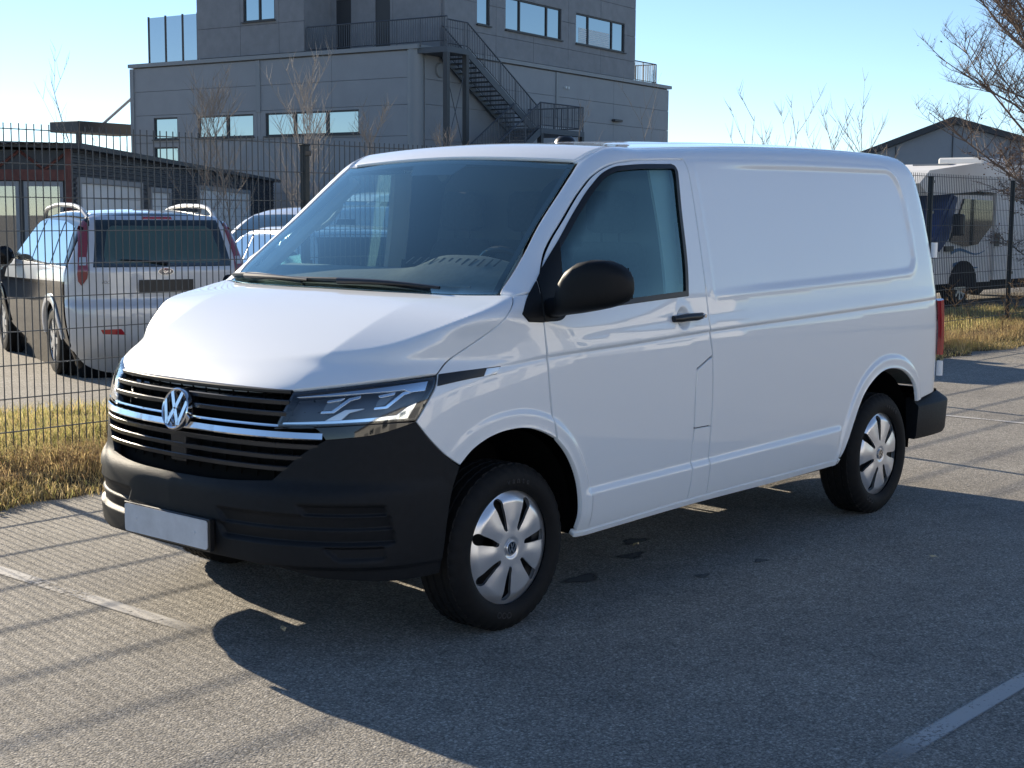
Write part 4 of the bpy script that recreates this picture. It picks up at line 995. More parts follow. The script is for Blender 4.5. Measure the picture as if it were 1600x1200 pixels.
hb2 = side_car('hatchback', 'light silver hatchback with pale side glass right of the estate car', 'car', (6.85, 7.55, 0), math.atan2(-_fw[1], -_fw[0]), HG, -3.1, .50, M['car_silver'], M['mirror_glass'], [(-1.98, -.66, 1.06), (-1.28, -.56, 1.36), (-1.28, .56, 1.36), (-1.98, .66, 1.06)], [], [(0, .31), (-2.6, .31)], .31, .88, hatch_bits, YARD)
for s in (1, -1):
    for pts in ([(-1.8, 1.0), (-.95, 1.0), (-.95, 1.34), (-1.2, 1.33)], [(-.9, 1.0), (.05, 1.0), (-.02, 1.34), (-.9, 1.35)], [(.10, 1.0), (.42, 1.02), (.2, 1.28), (.04, 1.32)]):
        P = np.array([(x, -.88 * s, z) for x, z in pts]); put('side_window', panel(HG, Lin((0, 1. * s, 0)), [np.array([P[i], P[(i + 1) % 4]]) for i in range(4)], .06, .03, 0, .005, .01), M['mirror_glass'], hb2)
side_car('dark_car', 'dark saloon car seen through the white van cab windows', 'car', (8.25, 7.75, 0), rad(90), HG, -3.1, .50, M['car_black'], M['dark_glass'], [(-1.98, -.66, 1.06), (-1.28, -.56, 1.36), (-1.28, .56, 1.36), (-1.98, .66, 1.06)], [[(-1.8, 1.0), (-.95, 1.0), (-.95, 1.34), (-1.2, 1.33)], [(-.9, 1.0), (.05, 1.0), (-.02, 1.34), (-.9, 1.35)]], [(0, .31), (-2.6, .31)], .31, .88, hatch_bits, YARD)

# ---- motorhome at the right
def build_motorhome():
    T = thing('motorhome', 'old white motorhome with blue wave stripes and blue screen cover behind the fence', 'motorhome', (18.45, 6.5, 0), rad(-4))
    # cab side outline (x rearward, z): lower cab, slanted pillar, alcove over it, then the box body
    lower = [(.35, .42), (.42, .95), (.95, 1.12), (1.62, 1.98), (8.0, 1.98), (8.0, .42)]
    W = 2.1
    fn = lambda a, b, d: (a, d, b)
    cb_ = MB(); cb_.prism([(.35, .42), (.42, .95), (.98, 1.12), (1.60, 1.95), (3.0, 1.95), (3.0, .42)], .06, W - .06, fn); cb_.build('cab', M['camper_white'], T)
    bx_ = MB(); bx_.prism([(3.0, .45), (3.0, 2.0), (2.4, 2.02), (.62, 1.92), (.30, 2.12), (.62, 2.34), (2.2, 2.50), (8.2, 2.56), (8.2, .45)], 0, W, fn); bx_.build('box_body', M['camper_white'], T)
    MB().prism([(-.0, 0), (1.6, 0), (1.6, .05), (0, .05)], .3, 1.0, lambda a, b, d: (1.8 + a, d, 2.44 + b)).build('roof_vent', M['trim_metal'], T)
    MB().box(3.4, 4.4, .5, 1.4, 2.53, 2.66, .03).build('roof_hatch', M['camper_white'], T)
    y0 = .045
    pr = lambda pts, name, m, d0=.02, d1=.058: MB().prism(pts, d0, d1, fn).build(name, M[m], T)
    pr([(1.45, 1.15), (1.98, 1.06), (2.42, 1.09), (2.92, 1.42), (2.92, 1.86), (1.90, 1.88)], 'cab_window', 'dark_glass')
    pr([(1.30, .98), (1.56, .98), (1.56, 1.07), (1.30, 1.07)], 'marker', 'black'); pr([(2.98, 1.05), (3.16, 1.05), (3.16, 1.28), (2.98, 1.28)], 'flap', 'black', -.02, .0)
    for dz, k in ((0, 0), (-.24, .25)):
        xs_ = np.linspace(1.55 + k * .3, 2.75 - k, 16); pts = [(x, .98 + dz + .05 * math.sin((x - 1.5) * 5)) for x in xs_] + [(x, .98 + dz - .07 * (1 - (x - 1.5) / 1.4) + .05 * math.sin((x - 1.5) * 5)) for x in xs_[::-1]]
        pr(pts, 'wave_stripe', 'blue_trim', .05, .059)
        xs_ = np.linspace(4.4, 6.0, 16); pts = [(x, 1.10 + dz + .06 * math.sin((x - 4) * 4)) for x in xs_] + [(x, 1.0 + dz + .06 * math.sin((x - 4) * 4)) for x in xs_[::-1]]
        pr(pts, 'wave_stripe', 'blue_trim', -.012, .0)
    pr([(4.6, 1.40), (6.2, 1.40), (6.2, 2.0), (4.6, 2.0)], 'box_window', 'dark_glass', -.03, -.001)
    # insulating cover over the windscreen, blue
    sc_ = MB(); sc_.prism([(.30, .98), (.92, 1.10), (1.56, 1.94), (1.50, 2.0), (.86, 1.18), (.22, 1.03)], .05, W - .05, fn); sc_.prism([(.92, 1.10), (1.56, 1.93), (1.66, 1.90), (1.40, 1.20), (1.1, .98)], .028, .058, fn); sc_.build('screen_cover', M['blue_cover'], T)
    bm_ = MB(); bm_.box(.20, .45, .03, W - .03, .35, .62, .03); bm_.build('bumper', M['plastic'], T)
    for wx in (1.95, 6.0):
        for yy, o in ((.18, -1), (W - .18, 1)):
            car_wheel(T, wx, yy, .33, .33, .22, M['alloy'], 8, o)
        pr([(wx + .45 * math.cos(a), .36 + .45 * math.sin(a)) for a in np.linspace(0, math.pi, 18)], 'wheel_arch', 'cabin', .0 if wx < 3 else -.01, .057 if wx < 3 else -.001)
    ml = MB(); ml.box(1.38, 1.50, -.22, -.02, 1.25, 1.62, .03); ml.build('door_mirror', M['black'], T)
    ub = MB(); ub.box(.5, 8.0, .3, W - .3, .25, .45); ub.build('chassis', M['cabin'], T)
    # dark blue van cover parked in front
    return T
M['camper_white'] = vary(mat('camper_white', (.78, .77, .74), .5), 2, .06)
build_motorhome()
BT = thing('blue_container', 'dark blue tarpaulin-covered trailer in front of the motorhome', 'trailer', (17.2, 7.4, 0), rad(-6))
b1 = MB(); b1.box(-1.1, .9, 0, 1.9, .5, 1.93, .05); b1.build('tarpaulin', M['blue_cover'], BT); b2 = MB(); b2.box(-1.05, .85, .1, 1.8, .35, .5); b2.build('frame', M['cabin'], BT)
for wx in (-.1,):
    for yy, o in ((.05, -1), (1.85, 1)): car_wheel(BT, wx, yy, .28, .28, .16, M['alloy'], 5, o)
# ------------------------------------------------------------------ the white panel van (x: to the rear, -y: its left side)
PROF = pch([.10, .22, .30, .345, .40, .47, .55, .70, .85, 1.00, 1.10, 1.25, 1.40, 1.55, 1.70, 1.80, 1.86, 1.92, 2.0],
           [.80, .86, .900, .915, .926, .936, .943, .949, .951, .950, .946, .930, .905, .877, .846, .822, .802, .775, .73])
TF = pch([-1., -.8, -.6, -.4, -.2, 0, .3, .7], [.17, .10, .055, .028, .012, .006, .0, .0])
TR = pch([2.2, 2.8, 3.2, 3.5, 3.7, 3.85, 4.0], [0, .003, .012, .03, .052, .085, .14])
TC = pch([-1., -.90, -.82, -.763, -.70, -.5, -.3, -.15, -.085, -.07, .0, .3, .55, .60, .66, .74, .85, 1.0, 1.4, 2.0, 2.8, 3.3, 3.6, 3.8, 3.95],
         [.80, .88, .935, .974, 1.017, 1.132, 1.220, 1.266, 1.280, 1.286, 1.347, 1.585, 1.783, 1.822, 1.856, 1.885, 1.898, 1.905, 1.922, 1.944, 1.957, 1.950, 1.933, 1.90, 1.85])
YC = pch([-.9, -.75, -.5, -.3, -.1], [.49, .50, .535, .555, .56])
F0 = pch([.10, .17, .22, .28, .36, .45, .55, .585, .605, .645, .70, .78, .857, .92, .965, 1.01, 1.06, 1.14, 1.3, 2.1],
         [-.66, -.77, -.835, -.880, -.902, -.908, -.908, -.906, -.900, -.872, -.868, -.863, -.850, -.832, -.805, -.755, -.69, -.70, -1.0, -1.0])
PL = pch([0, .2, .4, .5, .6, .7, .78, .84, .89, .93, .97], [0, .008, .037, .063, .106, .168, .240, .325, .44, .60, .85])
B0 = pch([.2, .35, .6, .9, 1.2, 1.5, 1.8, 1.95], [3.90, 3.93, 3.955, 3.955, 3.925, 3.85, 3.75, 3.66])

PROF = smooth(PROF, .05, 2.05, .03); TF = smooth(TF, -1.05, .9, .07); TR = smooth(TR, 1.9, 4.05, .07); PL = smooth(PL, 0, 1.0, .02); F0 = smooth(F0, .08, 2.2, .009); B0 = smooth(B0, .1, 2.1, .05); YC = smooth(YC, -1, 0, .05); TC = smooth(TC, -1, 4, .008)
ARCHF = [(-.302, .675), (-.247, .725), (-.167, .764), (-.056, .784), (.047, .778), (.155, .741), (.258, .659), (.326, .555), (.360, .452), (.368, .342), (.368, .300)]
ARCHR = [(2.520, .325), (2.561, .433), (2.613, .548), (2.691, .667), (2.782, .732), (2.879, .771), (3.029, .781), (3.19, .746), (3.31, .667), (3.361, .558), (3.386, .439), (3.39, .36)]
RECESS = [(1.305, 1.800), (2.095, 1.815), (3.076, 1.822), (3.215, 1.812), (3.280, 1.755), (3.328, 1.554), (3.347, 1.351), (3.310, 1.305), (3.218, 1.290), (2.127, 1.262), (1.325, 1.246)]
GUTTER = [(1.252, 1.828), (2.123, 1.849), (2.977, 1.849), (3.20, 1.838), (3.276, 1.799), (3.33, 1.68)]
BELT = pch([-.36, -.09, .146, .741, 1.269, 2.106, 2.983, 3.488, 3.7], [1.018, 1.028, 1.045, 1.063, 1.08, 1.098, 1.117, 1.125, 1.128])

# side relief sampled once on an (x,z) raster
GX0, GZ0, GH = -1.0, .08, .0030
GNX, GNZ = int(5.1 / GH), int(2.0 / GH)
def _side_relief():
    D = np.zeros((GNX, GNZ)); X = GX0 + np.arange(GNX) * GH; Z = GZ0 + np.arange(GNZ) * GH
    def win(x0, x1, z0, z1):
        i0, i1 = [int(np.clip((v - GX0) / GH, 0, GNX)) for v in (x0, x1)]; j0, j1 = [int(np.clip((v - GZ0) / GH, 0, GNZ)) for v in (z0, z1)]
        xx, zz = np.meshgrid(X[i0:i1], Z[j0:j1], indexing='ij'); return (slice(i0, i1), slice(j0, j1)), xx, zz
    # belt crease: upper body stands proud over a fine shadow groove
    s, x, z = win(-.33, 3.75, .95, 1.25); u = z - BELT(x)
    D[s] += (.0055 * sst(-.003, .005, u) * (1 - sst(.0, .085, u)) - .0030 * np.exp(-((u + .004) / .0045) ** 2)) * sst(-.33, -.05, x) * (1 - sst(3.6, 3.75, x))
    # sill ledge between the wheels
    s, x, z = win(.36, 2.56, .08, .62); zs = .505 + (x - .41) * .0163
    D[s] += .015 * (1 - sst(-.034, .0, z - zs)) * sst(.365, .42, x) * (1 - sst(2.46, 2.52, x))
    # wheel arch flares
    for arch, (a, b) in ((ARCHF, (-.45, .52)), (ARCHR, (2.36, 3.55))):
        pl = catmull(np.array(arch), .03); s, x, z = win(a, b, .25, .93)
        q = np.stack([x.ravel(), z.ravel()], 1); d = segdist(q, pl, False).reshape(x.shape)
        D[s] += (.013 * (1 - sst(.052, .078, d)) + .004 * (1 - sst(.0, .016, d))) * sst(.30, .40, z)
    # pressed panel in the load bay side
    pl = loop_of([catmull(np.array(RECESS[:3]), .2), np.array(RECESS[2:7]), np.array(RECESS[6:9]), np.array([RECESS[8], RECESS[9], RECESS[10]]), np.array([RECESS[10], RECESS[0]])], .04)
    s, x, z = win(1.24, 3.42, 1.2, 1.86); q = np.stack([x.ravel(), z.ravel()], 1)
    d = segdist(q, pl).reshape(x.shape); ins = inpoly(q, pl).reshape(x.shape); sd = np.where(ins, d, -d)
    D[s] -= .013 * sst(-.012, .020, sd) * (.18 + .82 * sst(1.32, 1.9, x)) - .002 * np.exp(-((sd + .016) / .010) ** 2)
    # roof seam groove
    pl = catmull(np.array(GUTTER), .03); s, x, z = win(1.2, 3.4, 1.6, 1.9); q = np.stack([x.ravel(), z.ravel()], 1)
    d = segdist(q, pl, False).reshape(x.shape); D[s] -= .0035 * np.exp(-(d / .0045) ** 2)
    # grip bowl behind the door handle
    s, x, z = win(.95, 1.2, 1.05, 1.25); r = np.hypot((x - 1.062) / .050, (z - 1.147) / .052)
    D[s] -= .014 * (1 - sst(.45, 1.0, r)) - .0015 * np.exp(-((r - 1.0) / .05) ** 2)
    k = np.exp(-.5 * (np.arange(-3, 4) / 1.1) ** 2); k /= k.sum()
    for ax in (0, 1): D = sum(k[i] * np.roll(D, i - 3, ax) for i in range(7))
    return D
SREL = _side_relief()
def srel(x, z):
    """quadratic B-spline lookup: smooth slopes, so reflections stay clean"""
    u = np.clip((x - GX0) / GH, 2, GNX - 3); v = np.clip((z - GZ0) / GH, 2, GNZ - 3)
    i = np.floor(u + .5).astype(int); j = np.floor(v + .5).astype(int); u = u - i; v = v - j
    wu = (.5 * (.5 - u) ** 2, .75 - u * u, .5 * (.5 + u) ** 2); wv = (.5 * (.5 - v) ** 2, .75 - v * v, .5 * (.5 + v) ** 2)
    return sum(wu[p] * sum(wv[q] * SREL[i + p - 1, j + q - 1] for q in range(3)) for p in range(3))

def frel(a, z):
    """front bumper relief (positive = recessed)"""
    d = np.zeros(np.broadcast(a, z).shape)
    zz = z - .012 * (a / .8) ** 2 * 0
    # three louvres: each face leans back downward, then a ledge
    def louvre(z0, z1, y0, y1, dep):
        t = np.clip((zz - z0) / (z1 - z0), 0, 1)
        prof = sst(z0 - .012, z0, zz) * (1 - sst(z1 - .012, z1, zz)) * (.35 + .65 * (1 - t))
        return dep * prof * sst(y0 - .018 + (z1 - zz) * .6, y0 + (z1 - zz) * .6, a) * (1 - sst(y1 - .004, y1 + .014, a))
    d += louvre(.532, .568, .60, .822, .022)
    d += louvre(.480, .530, .272, .832, .020)
    d += louvre(.430, .478, .272, .838, .020)
    # blanking plate
    w0 = .672 + (.415 - zz) * .9; 
    d += .014 * sst(.362, .370, zz) * (1 - sst(.408, .414, zz)) * sst(w0 - .004, w0 + .006, a) * (1 - sst(.818, .832, a))
    # tuck-in under the lip
    d += .016 * (1 - sst(.328, .338, zz)) * sst(.40, .60, a)
    return d

def van_T(x, y):
    a = np.abs(y)
    xe = x - .08 * np.clip(a / .685, 0, 1.25) ** 2 * sst(-.3, -.02, x) * (1 - sst(1.0, 1.9, x))
    z = TC(xe); bon = 1 - sst(-.80, .05, x)
    u = a - YC(x); sp = np.where(u > 0, u * u / (u + .010), 0)
    z = z - bon * (.010 * (a / .5) ** 2 + .21 * sp)
    rf = sst(.5, .95, xe)
    z = z - rf * .035 * (a / .72) ** 2
    # shallow ribs pressed into the roof
    z = z + .006 * sst(1.1, 1.3, x) * (1 - sst(3.3, 3.5, x)) * (np.exp(-((a - .42) / .05) ** 2) + np.exp(-((a - .12) / .05) ** 2))
    return z

def van_g(P):
    x, y, z = P[..., 0], P[..., 1], P[..., 2]; a = np.abs(y)
    Sx = PROF(z) - TF(x) - TR(x) - .042 * sst(1.12, 1.45, z) * (1 - sst(.25, 1.1, x))
    side = (a - Sx) * .97 - srel(x, z)
    slope = .93 - .15 * sst(-.2, 0, x) * (1 - sst(.55, .75, x))
    top = (z - van_T(x, y)) * slope
    fy = (PL(a + .005) - PL(a - .005)) / .01
    fr = (F0(z) + PL(a) - x) / np.sqrt(1 + fy * fy) + np.where((z < .6) & (x < 0), frel(a, z), 0)
    re = x - (B0(z) - .17 * (a / .85) ** 4)
    kst = .10 * sst(-.2, .3, x) + .04 * (1 - sst(-.2, .3, x))
    return smax(smax(smax(side, top, kst), fr, .05), re, .16)

SIDE = Lin((0, .92, -.39)); PY = Lin((0, 1, 0)); PZ = Lin((0, 0, -1)); BON = Fan(.55, .75, .7); WSD = Lin((.62, 0, -.78)); CORN = Lin((.72, .69, 0)); REAR = Lin((-1, 0, 0))
FCYL = Cyl(.10, .95)
def sp_(pts):
    """(x,z) side points -> 3d on the left flank"""
    q = np.array(pts, float)
    if 3 <= len(q) <= 14: q = catmull(q, .03)
    O = np.stack([q[:, 0], np.full(len(q), -1.3), q[:, 1]], 1)
    return cast(van_g, O, np.broadcast_to([0, 1., 0], O.shape), 1.25, 120)
def tp_(pts):
    q = np.array(pts, float); O = np.stack([q[:, 0], q[:, 1], np.full(len(q), 2.3)], 1)
    return cast(van_g, O, np.broadcast_to([0, 0, -1.], O.shape), 1.9, 120)
def row(x0, x1, zf, offs, step=.02):
    """feature rows following z=zf(x) on the flank"""
    xs = np.arange(x0, x1, step); return [sp_(np.stack([xs, zf(xs) + o], 1)) for k, o in enumerate(offs)]

def build_van():
    T = thing('panel_van', 'white panel van with dark grey bumpers parked across the asphalt bays', 'van')
    def both(name, vfn, m, parents, label=None):
        a = put(name, vfn, m, parents[0]); b = put(name, vfn, m, parents[1], True); return a, b
    TT = (T, T)
    # ---- outlines
    gF = sp_([(.191, .724), (.166, .866), (.148, 1.063), (.139, 1.183), (.150, 1.26), (.189, 1.347)])
    gA = np.array([gF[-1].tolist(), (.271, -.835, 1.442), (.417, -.805, 1.571), (.556, -.784, 1.689), (.64, -.784, 1.75), (.724, -.797, 1.788), (.834, -.807, 1.807), (1.018, -.806, 1.818), (1.248, -.804, 1.827)])
    gA = sp_(gA[:, [0, 2]])
    gB = sp_([(1.248, 1.827), (1.250, 1.60), (1.252, 1.336), (1.255, 1.20), (1.264, 1.073), (1.286, .972)])
    fl1 = sp_([(1.286, .972), (1.166, .920)]); fl2 = sp_([(1.166, .920), (1.156, .80), (1.155, .658)])
    g2 = sp_([(1.155, .658), (1.143, .509), (1.138, .345)]); g3 = sp_([(1.288, .658), (1.283, .491), (1.288, .348)])
    dbot = sp_([(1.138, .345), (.80, .335), (.369, .322)])
    dar = sp_([(.369, .322), (.368, .342), (.360, .452), (.326, .555), (.258, .659), (.191, .724)])
    win = [np.array(s) for s in (
        sp_([(.262, 1.206), (.228, 1.30), (.228, 1.375)]) if False else sp_([(.150, 1.268), (.228, 1.373), (.343, 1.476), (.478, 1.597), (.603, 1.700), (.680, 1.752), (.740, 1.774), (.818, 1.783), (1.128, 1.797)]),
        sp_([(1.128, 1.797), (1.150, 1.790), (1.157, 1.770)]),
        sp_([(1.157, 1.770), (1.139, 1.627), (1.124, 1.354), (1.108, 1.244)]),
        sp_([(1.108, 1.244), (.736, 1.229), (.255, 1.204), (.120, 1.199)]),
        sp_([(.120, 1.199), (.150, 1.268)]))]
    win[0] = sp_([(.252, 1.400), (.343, 1.476), (.478, 1.597), (.603, 1.700), (.680, 1.752), (.740, 1.774), (.818, 1.783), (1.128, 1.797)])
    win[3] = sp_([(1.108, 1.244), (.736, 1.229), (.262, 1.207)]); win[4] = np.array([win[3][-1], win[0][0]])
    beltf = lambda x: BELT(x); bo = (-.014, -.009, -.0055, -.0025, .0005, .004, .010, .02)
    fb = row(-.34, 3.72, beltf, bo)
    fs = row(.37, 2.54, lambda x: .505 + (x - .41) * .0163, (-.045, -.036, -.027, -.018, -.009, 0, .008, .016))
    def arcrows(arch, offs):
        pl = catmull(np.array(arch), .018); t = np.gradient(pl, axis=0); t /= np.linalg.norm(t, axis=1, keepdims=True); n = np.stack([-t[:, 1], t[:, 0]], 1)
        return [sp_(pl + n * o) for o in offs]
    fa = arcrows(ARCHF, (.006, .014, .028, .045, .054, .062, .070, .079, .09)); fr_ = arcrows(ARCHR, (.006, .014, .028, .045, .054, .062, .070, .079, .09))
    rp = loop_of([np.array(RECESS[:3]), np.array(RECESS[2:7]), np.array(RECESS[6:9]), np.array(RECESS[8:11]), np.array([RECESS[10], RECESS[0]])], .018)
    if area2(rp) < 0: rp = rp[::-1]
    frec = [sp_(inset2(rp, o)) for o in (-.026, -.016, -.010, -.004, .002, .008, .014, .021, .03)]
    gp = catmull(np.array(GUTTER), .018); fg = [sp_(gp + [0, o]) for o in (-.009, -.0045, 0, .0045, .009)]
    th = np.linspace(0, 2 * np.pi, 28, endpoint=False); fh = [sp_(np.stack([1.062 + .05 * r * np.cos(th), 1.147 + .052 * r * np.sin(th)], 1)) for r in (.3, .45, .6, .75, .88, .97, 1.04, 1.12)]

    # ---- front doors
    door = panel(van_g, SIDE, [gF, gA, gB, fl1, fl2, g2, dbot, dar], .022, .012, .0064, 0, .02, holes=[win], feats=fb + fs + fa + fh)
    D = both('front_door', door, M['paint'], TT)
    # window rubber and pane
    wl = loop_of(win, .012); wlo = SIDE.to2(wl); ccw = area2(wlo) > 0
    def shr(d, z=0.):
        p = wlo if ccw else wlo[::-1]; q = inset2(p, d); O, Dd, L = SIDE.rays(q, wl); return cast(van_g, O, Dd, L)
    rub = panel(van_g, SIDE, [np.vstack([shr(-.004), shr(-.004)[:1]])], .05, .012, 0, .0035, .02, holes=[[np.vstack([shr(.017), shr(.017)[:1]])]], lipr=.002)
    both('window_seal', rub, M['black'], D)
    pane = panel(van_g, SIDE, [np.vstack([shr(.010), shr(.010)[:1]])], .05, .014, 0, -.004, .004)
    both('window_pane', pane, M['sideglass'], D)
    # handle
    hb_ = MB(); pts = np.vstack([sp_([q_]) for q_ in ((.975, 1.147), (1.02, 1.148), (1.08, 1.149), (1.14, 1.150), (1.188, 1.152))]); pts = pts + np.array([0, -.022, 0]); pts[0, 1] += .012; pts[-1, 1] += .010
    hb_.tube(pts, [.013, .0165, .017, .0165, .014], 12)
    for xx in (.985, 1.178): hb_.tube([(xx, -.93, 1.15), (xx, -.968, 1.15)], .011, 8)
    h = hb_.build('door_handle', M['black'], D[0], True); hm = mesh('door_handle', np.array(hb_.v) * [1, -1, 1], [f[::-1] for f in hb_.f], M['black'], D[1], True)
    MB().lathe([(0, -.9955), (.008, -.9955), (.009, -.990), (.009, -.97)], 16, 'y', (1.180, 0.011, 1.152)).build('lock_cylinder', M['chrome'], D[0], True)
    # ---- fuel flap and pillar strip
    flap = panel(van_g, SIDE, [sp_([(1.286, .972), (1.166, .920)]), sp_([(1.166, .920), (1.156, .80), (1.155, .658)]), sp_([(1.155, .658), (1.288, .658)]), sp_([(1.288, .658), (1.292, .80), (1.286, .972)])], .03, .012, .0064, 0, .012)
    both('filler_flap', flap, M['paint'], TT)
    strip = panel(van_g, SIDE, [sp_([(1.155, .663), (1.288, .663)])[::-1], np.vstack([sp_([(1.155, .663)]), g2]), sp_([(1.138, .345), (1.288, .348)]), np.vstack([g3[::-1], sp_([(1.288, .663)])])], .03, .012, .0064, 0, .012, feats=fs)
    both('pillar_panel', strip, M['paint'], TT)
    # ---- front wing
    bg = sp_([(-.366, 1.016), (-.315, 1.056), (-.22, 1.114), (-.12, 1.170), (-.03, 1.232), (.037, 1.277)])
    wing = panel(van_g, SIDE, [sp_([(.191, .724), (.166, .866), (.148, 1.063), (.139, 1.183), (.133, 1.225), (.120, 1.288)]),
                               np.array([sp_([(.120, 1.288)])[0], bg[-1]]), bg[::-1],
                               np.array([bg[0], (-.372, -.872, 1.004), (-.386, -.878, .977), (-.43, -.877, .916), (-.476, -.865, .850)]),
                               np.array([(-.476, -.865, .850), (-.433, -.886, .791), (-.34, -.911, .701), (-.302, -.918, .675)]),
                               sp_([(-.302, .675), (-.247, .725), (-.167, .764), (-.056, .784), (.047, .778), (.155, .741), (.191, .724)])],
                 .02, .012, .0064, 0, .016, feats=fb + fa)
    W_ = both('front_wing', wing, M['paint'], TT)
    st = panel(van_g, SIDE, [np.array([(-.362, -.872, 1.013), (-.23, -.905, 1.020), (-.093, -.931, 1.027)]), np.array([(-.093, -.931, 1.027), (-.120, -.932, .999)]), np.array([(-.120, -.932, .999), (-.25, -.91, .988), (-.381, -.882, .972)]), np.array([(-.381, -.882, .972), (-.362, -.872, 1.013)])], .03, .01, .001, .0025, .010)
    both('wing_strip', st, M['black'], W_)
    ind = panel(van_g, SIDE, [np.array([(-.163, -.921, 1.022), (-.095, -.931, 1.025)]), np.array([(-.095, -.931, 1.025), (-.120, -.932, 1.000)]), np.array([(-.120, -.932, 1.000), (-.183, -.924, .993)]), np.array([(-.183, -.924, .993), (-.163, -.921, 1.022)])], .02, .008, .002, .0055, .006)
    both('side_repeater', ind, M['orange'], W_)
    # ---- body side: pillar, roof rail, load bay flank
    ws_e = np.array([(.032, -.799, 1.283), (.20, -.765, 1.425), (.34, -.731, 1.545), (.496, -.706, 1.673), (.647, -.680, 1.796)])
    ditch = tp_([(.668, -.690), (.80, -.702), (1.0, -.708), (1.5, -.712), (2.2, -.712), (3.0, -.706), (3.4, -.690), (3.56, -.66)])
    rear_e = sp_([(3.60, 1.80), (3.70, 1.45), (3.765, 1.10), (3.79, .80), (3.785, .60)]); rear_e[0] = tp_([(3.60, -.655)])[0]
    ditch[-1] = rear_e[0]
    rb_ = sp_([(3.785, .60), (3.60, .592), (3.358, .570)])
    arr = sp_([(3.358, .570), (3.31, .667), (3.19, .746), (3.029, .781), (2.879, .771), (2.782, .732), (2.691, .667), (2.613, .548), (2.561, .433), (2.527, .357)])
    sb_ = sp_([(2.527, .357), (1.9, .352), (1.288, .348)])
    ap = np.array([sp_([(.120, 1.288)])[0], bg[-1], ws_e[0]])
    flank = panel(van_g, SIDE, [sp_([(1.286, .972), (1.264, 1.073), (1.255, 1.20), (1.252, 1.336), (1.250, 1.60), (1.248, 1.827)]), gA[::-1],
                                np.array([gF[-1], gF[-2], sp_([(.133, 1.225)])[0]]), np.array([sp_([(.133, 1.225)])[0], sp_([(.120, 1.288)])[0]]), np.array([ap[0], ap[1]]), np.array([ap[1], ap[2]]),
                                ws_e, np.array([ws_e[-1], ditch[0]]), ditch, rear_e, rb_, arr, sb_, g3[::-1], sp_([(1.288, .658), (1.292, .80), (1.286, .972)])],
                  .022, .012, .0064, 0, .018, feats=fb + fs + fr_ + frec + fg)
    both('body_side', flank, M['paint'], TT)
    sill = panel(van_g, SIDE, [sp_([(.371, .322), (.80, .335), (1.138, .345), (1.9, .352), (2.525, .357)]), sp_([(2.525, .357), (2.520, .330)]), sp_([(2.520, .330), (1.9, .322), (1.2, .320), (.369, .302)]), sp_([(.369, .302), (.371, .322)])], .03, .012, .0015, .003, .03)
    both('sill', sill, M['paint'], TT)
    # ---- roof, bonnet
    ymax = .695
    rside = tp_([(.690, -ymax + .022), (.80, -ymax + .006), (1.0, -ymax), (1.5, -.700), (2.2, -.700), (3.0, -.694), (3.4, -.678), (3.56, -.648)])
    hdr = tp_([(.662, -.66), (.632, -.40), (.618, 0), (.632, .40), (.662, .66)])
    mir = lambda a: np.asarray(a)[::-1] * [1, -1, 1]
    rr = tp_([(3.60, -.62), (3.63, -.3), (3.64, 0), (3.63, .3), (3.60, .62)])
    roof = panel(van_g, PZ, [mir(hdr)[::-1][::1] if False else hdr, np.array([hdr[-1], mir(rside)[-1]]), mir(rside)[::-1], np.array([rside[-1] * [1, -1, 1], rr[-1]]), rr[::-1], np.array([rr[0], rside[-1]]), rside[::-1], np.array([rside[0], hdr[0]])], .03, .018, 0, 0, .016)
    R_ = put('roof', roof, M['paint'], T)
    ant = MB(); ant.lathe([(0, .035), (.03, .033), (.045, .02), (.055, .0), (.055, -.01)], 20, 'z', (1.42, 0.0, float(tp_([(1.42, .0)])[0][2]))).build('aerial_base', M['black'], R_, True)
    # ditch filler (painted channel floor) behind the roof seam
    for sgn in (1, -1):
        pp = tp_(np.stack([np.linspace(.66, 3.58, 40), np.interp(np.linspace(.66, 3.58, 40), [.66, .8, 1, 1.5, 2.2, 3, 3.4, 3.58], [-.677, -.699, -.702, -.706, -.706, -.700, -.684, -.655])], 1)) * [1, sgn, 1]
        V, Fc = sweep(pp - [0, 0, .009], [(-.02, 0), (.02, 0), (.02, -.006), (-.02, -.006)], np.tile([0, 0, 1.], (40, 1)))
        mesh('roof_channel', V, Fc, M['paint'], R_)
    lipz = np.array([tuple(bg[0]), (-.429, -.842, 1.014), (-.520, -.785, 1.004), (-.603, -.712, .993), (-.690, -.600, .976), (-.742, -.513, .964)])
    lipc = np.array([(-.742, -.513, .964), (-.782, -.38, .966), (-.805, -.2, .968), (-.812, 0, .969)])
    cw = tp_([(.030, -.842), (-.02, -.70), (-.065, -.50), (-.095, -.25), (-.102, 0)])
    bgi = bg.copy()
    cr = []
    for o in (-.05, -.03, -.015, 0, .012, .025, .04, .06, .09):
        xs = np.arange(-.74, -.08, .025); cr += [tp_(np.stack([xs, -(YC(xs) + o)], 1)), tp_(np.stack([xs, YC(xs) + o], 1))]
    bon = panel(van_g, BON, [lipz, lipc, mir(lipc), mir(lipz), np.vstack([bg * [1, -1, 1]]), np.array([bg[-1] * [1, -1, 1], cw[0] * [1, -1, 1]]), (cw * [1, -1, 1]), mir(cw * [1, -1, 1]), np.array([cw[0], bg[-1]]), bg[::-1]], .0115, .012, .0010, 0, .02)
    B_ = put('bonnet', bon, M['paint'], T)
    # ---- windscreen
    wsl = tp_([(.028, -.797), (-.02, -.64), (-.060, -.40), (-.080, 0)])
    wst = tp_([(.645, -.680), (.640, -.66), (.612, -.40), (.600, 0)])
    wse = ws_e[1:-1]; wse = tp_(wse[:, :2])
    left = np.vstack([wsl[:1], wse, wst[:1]])
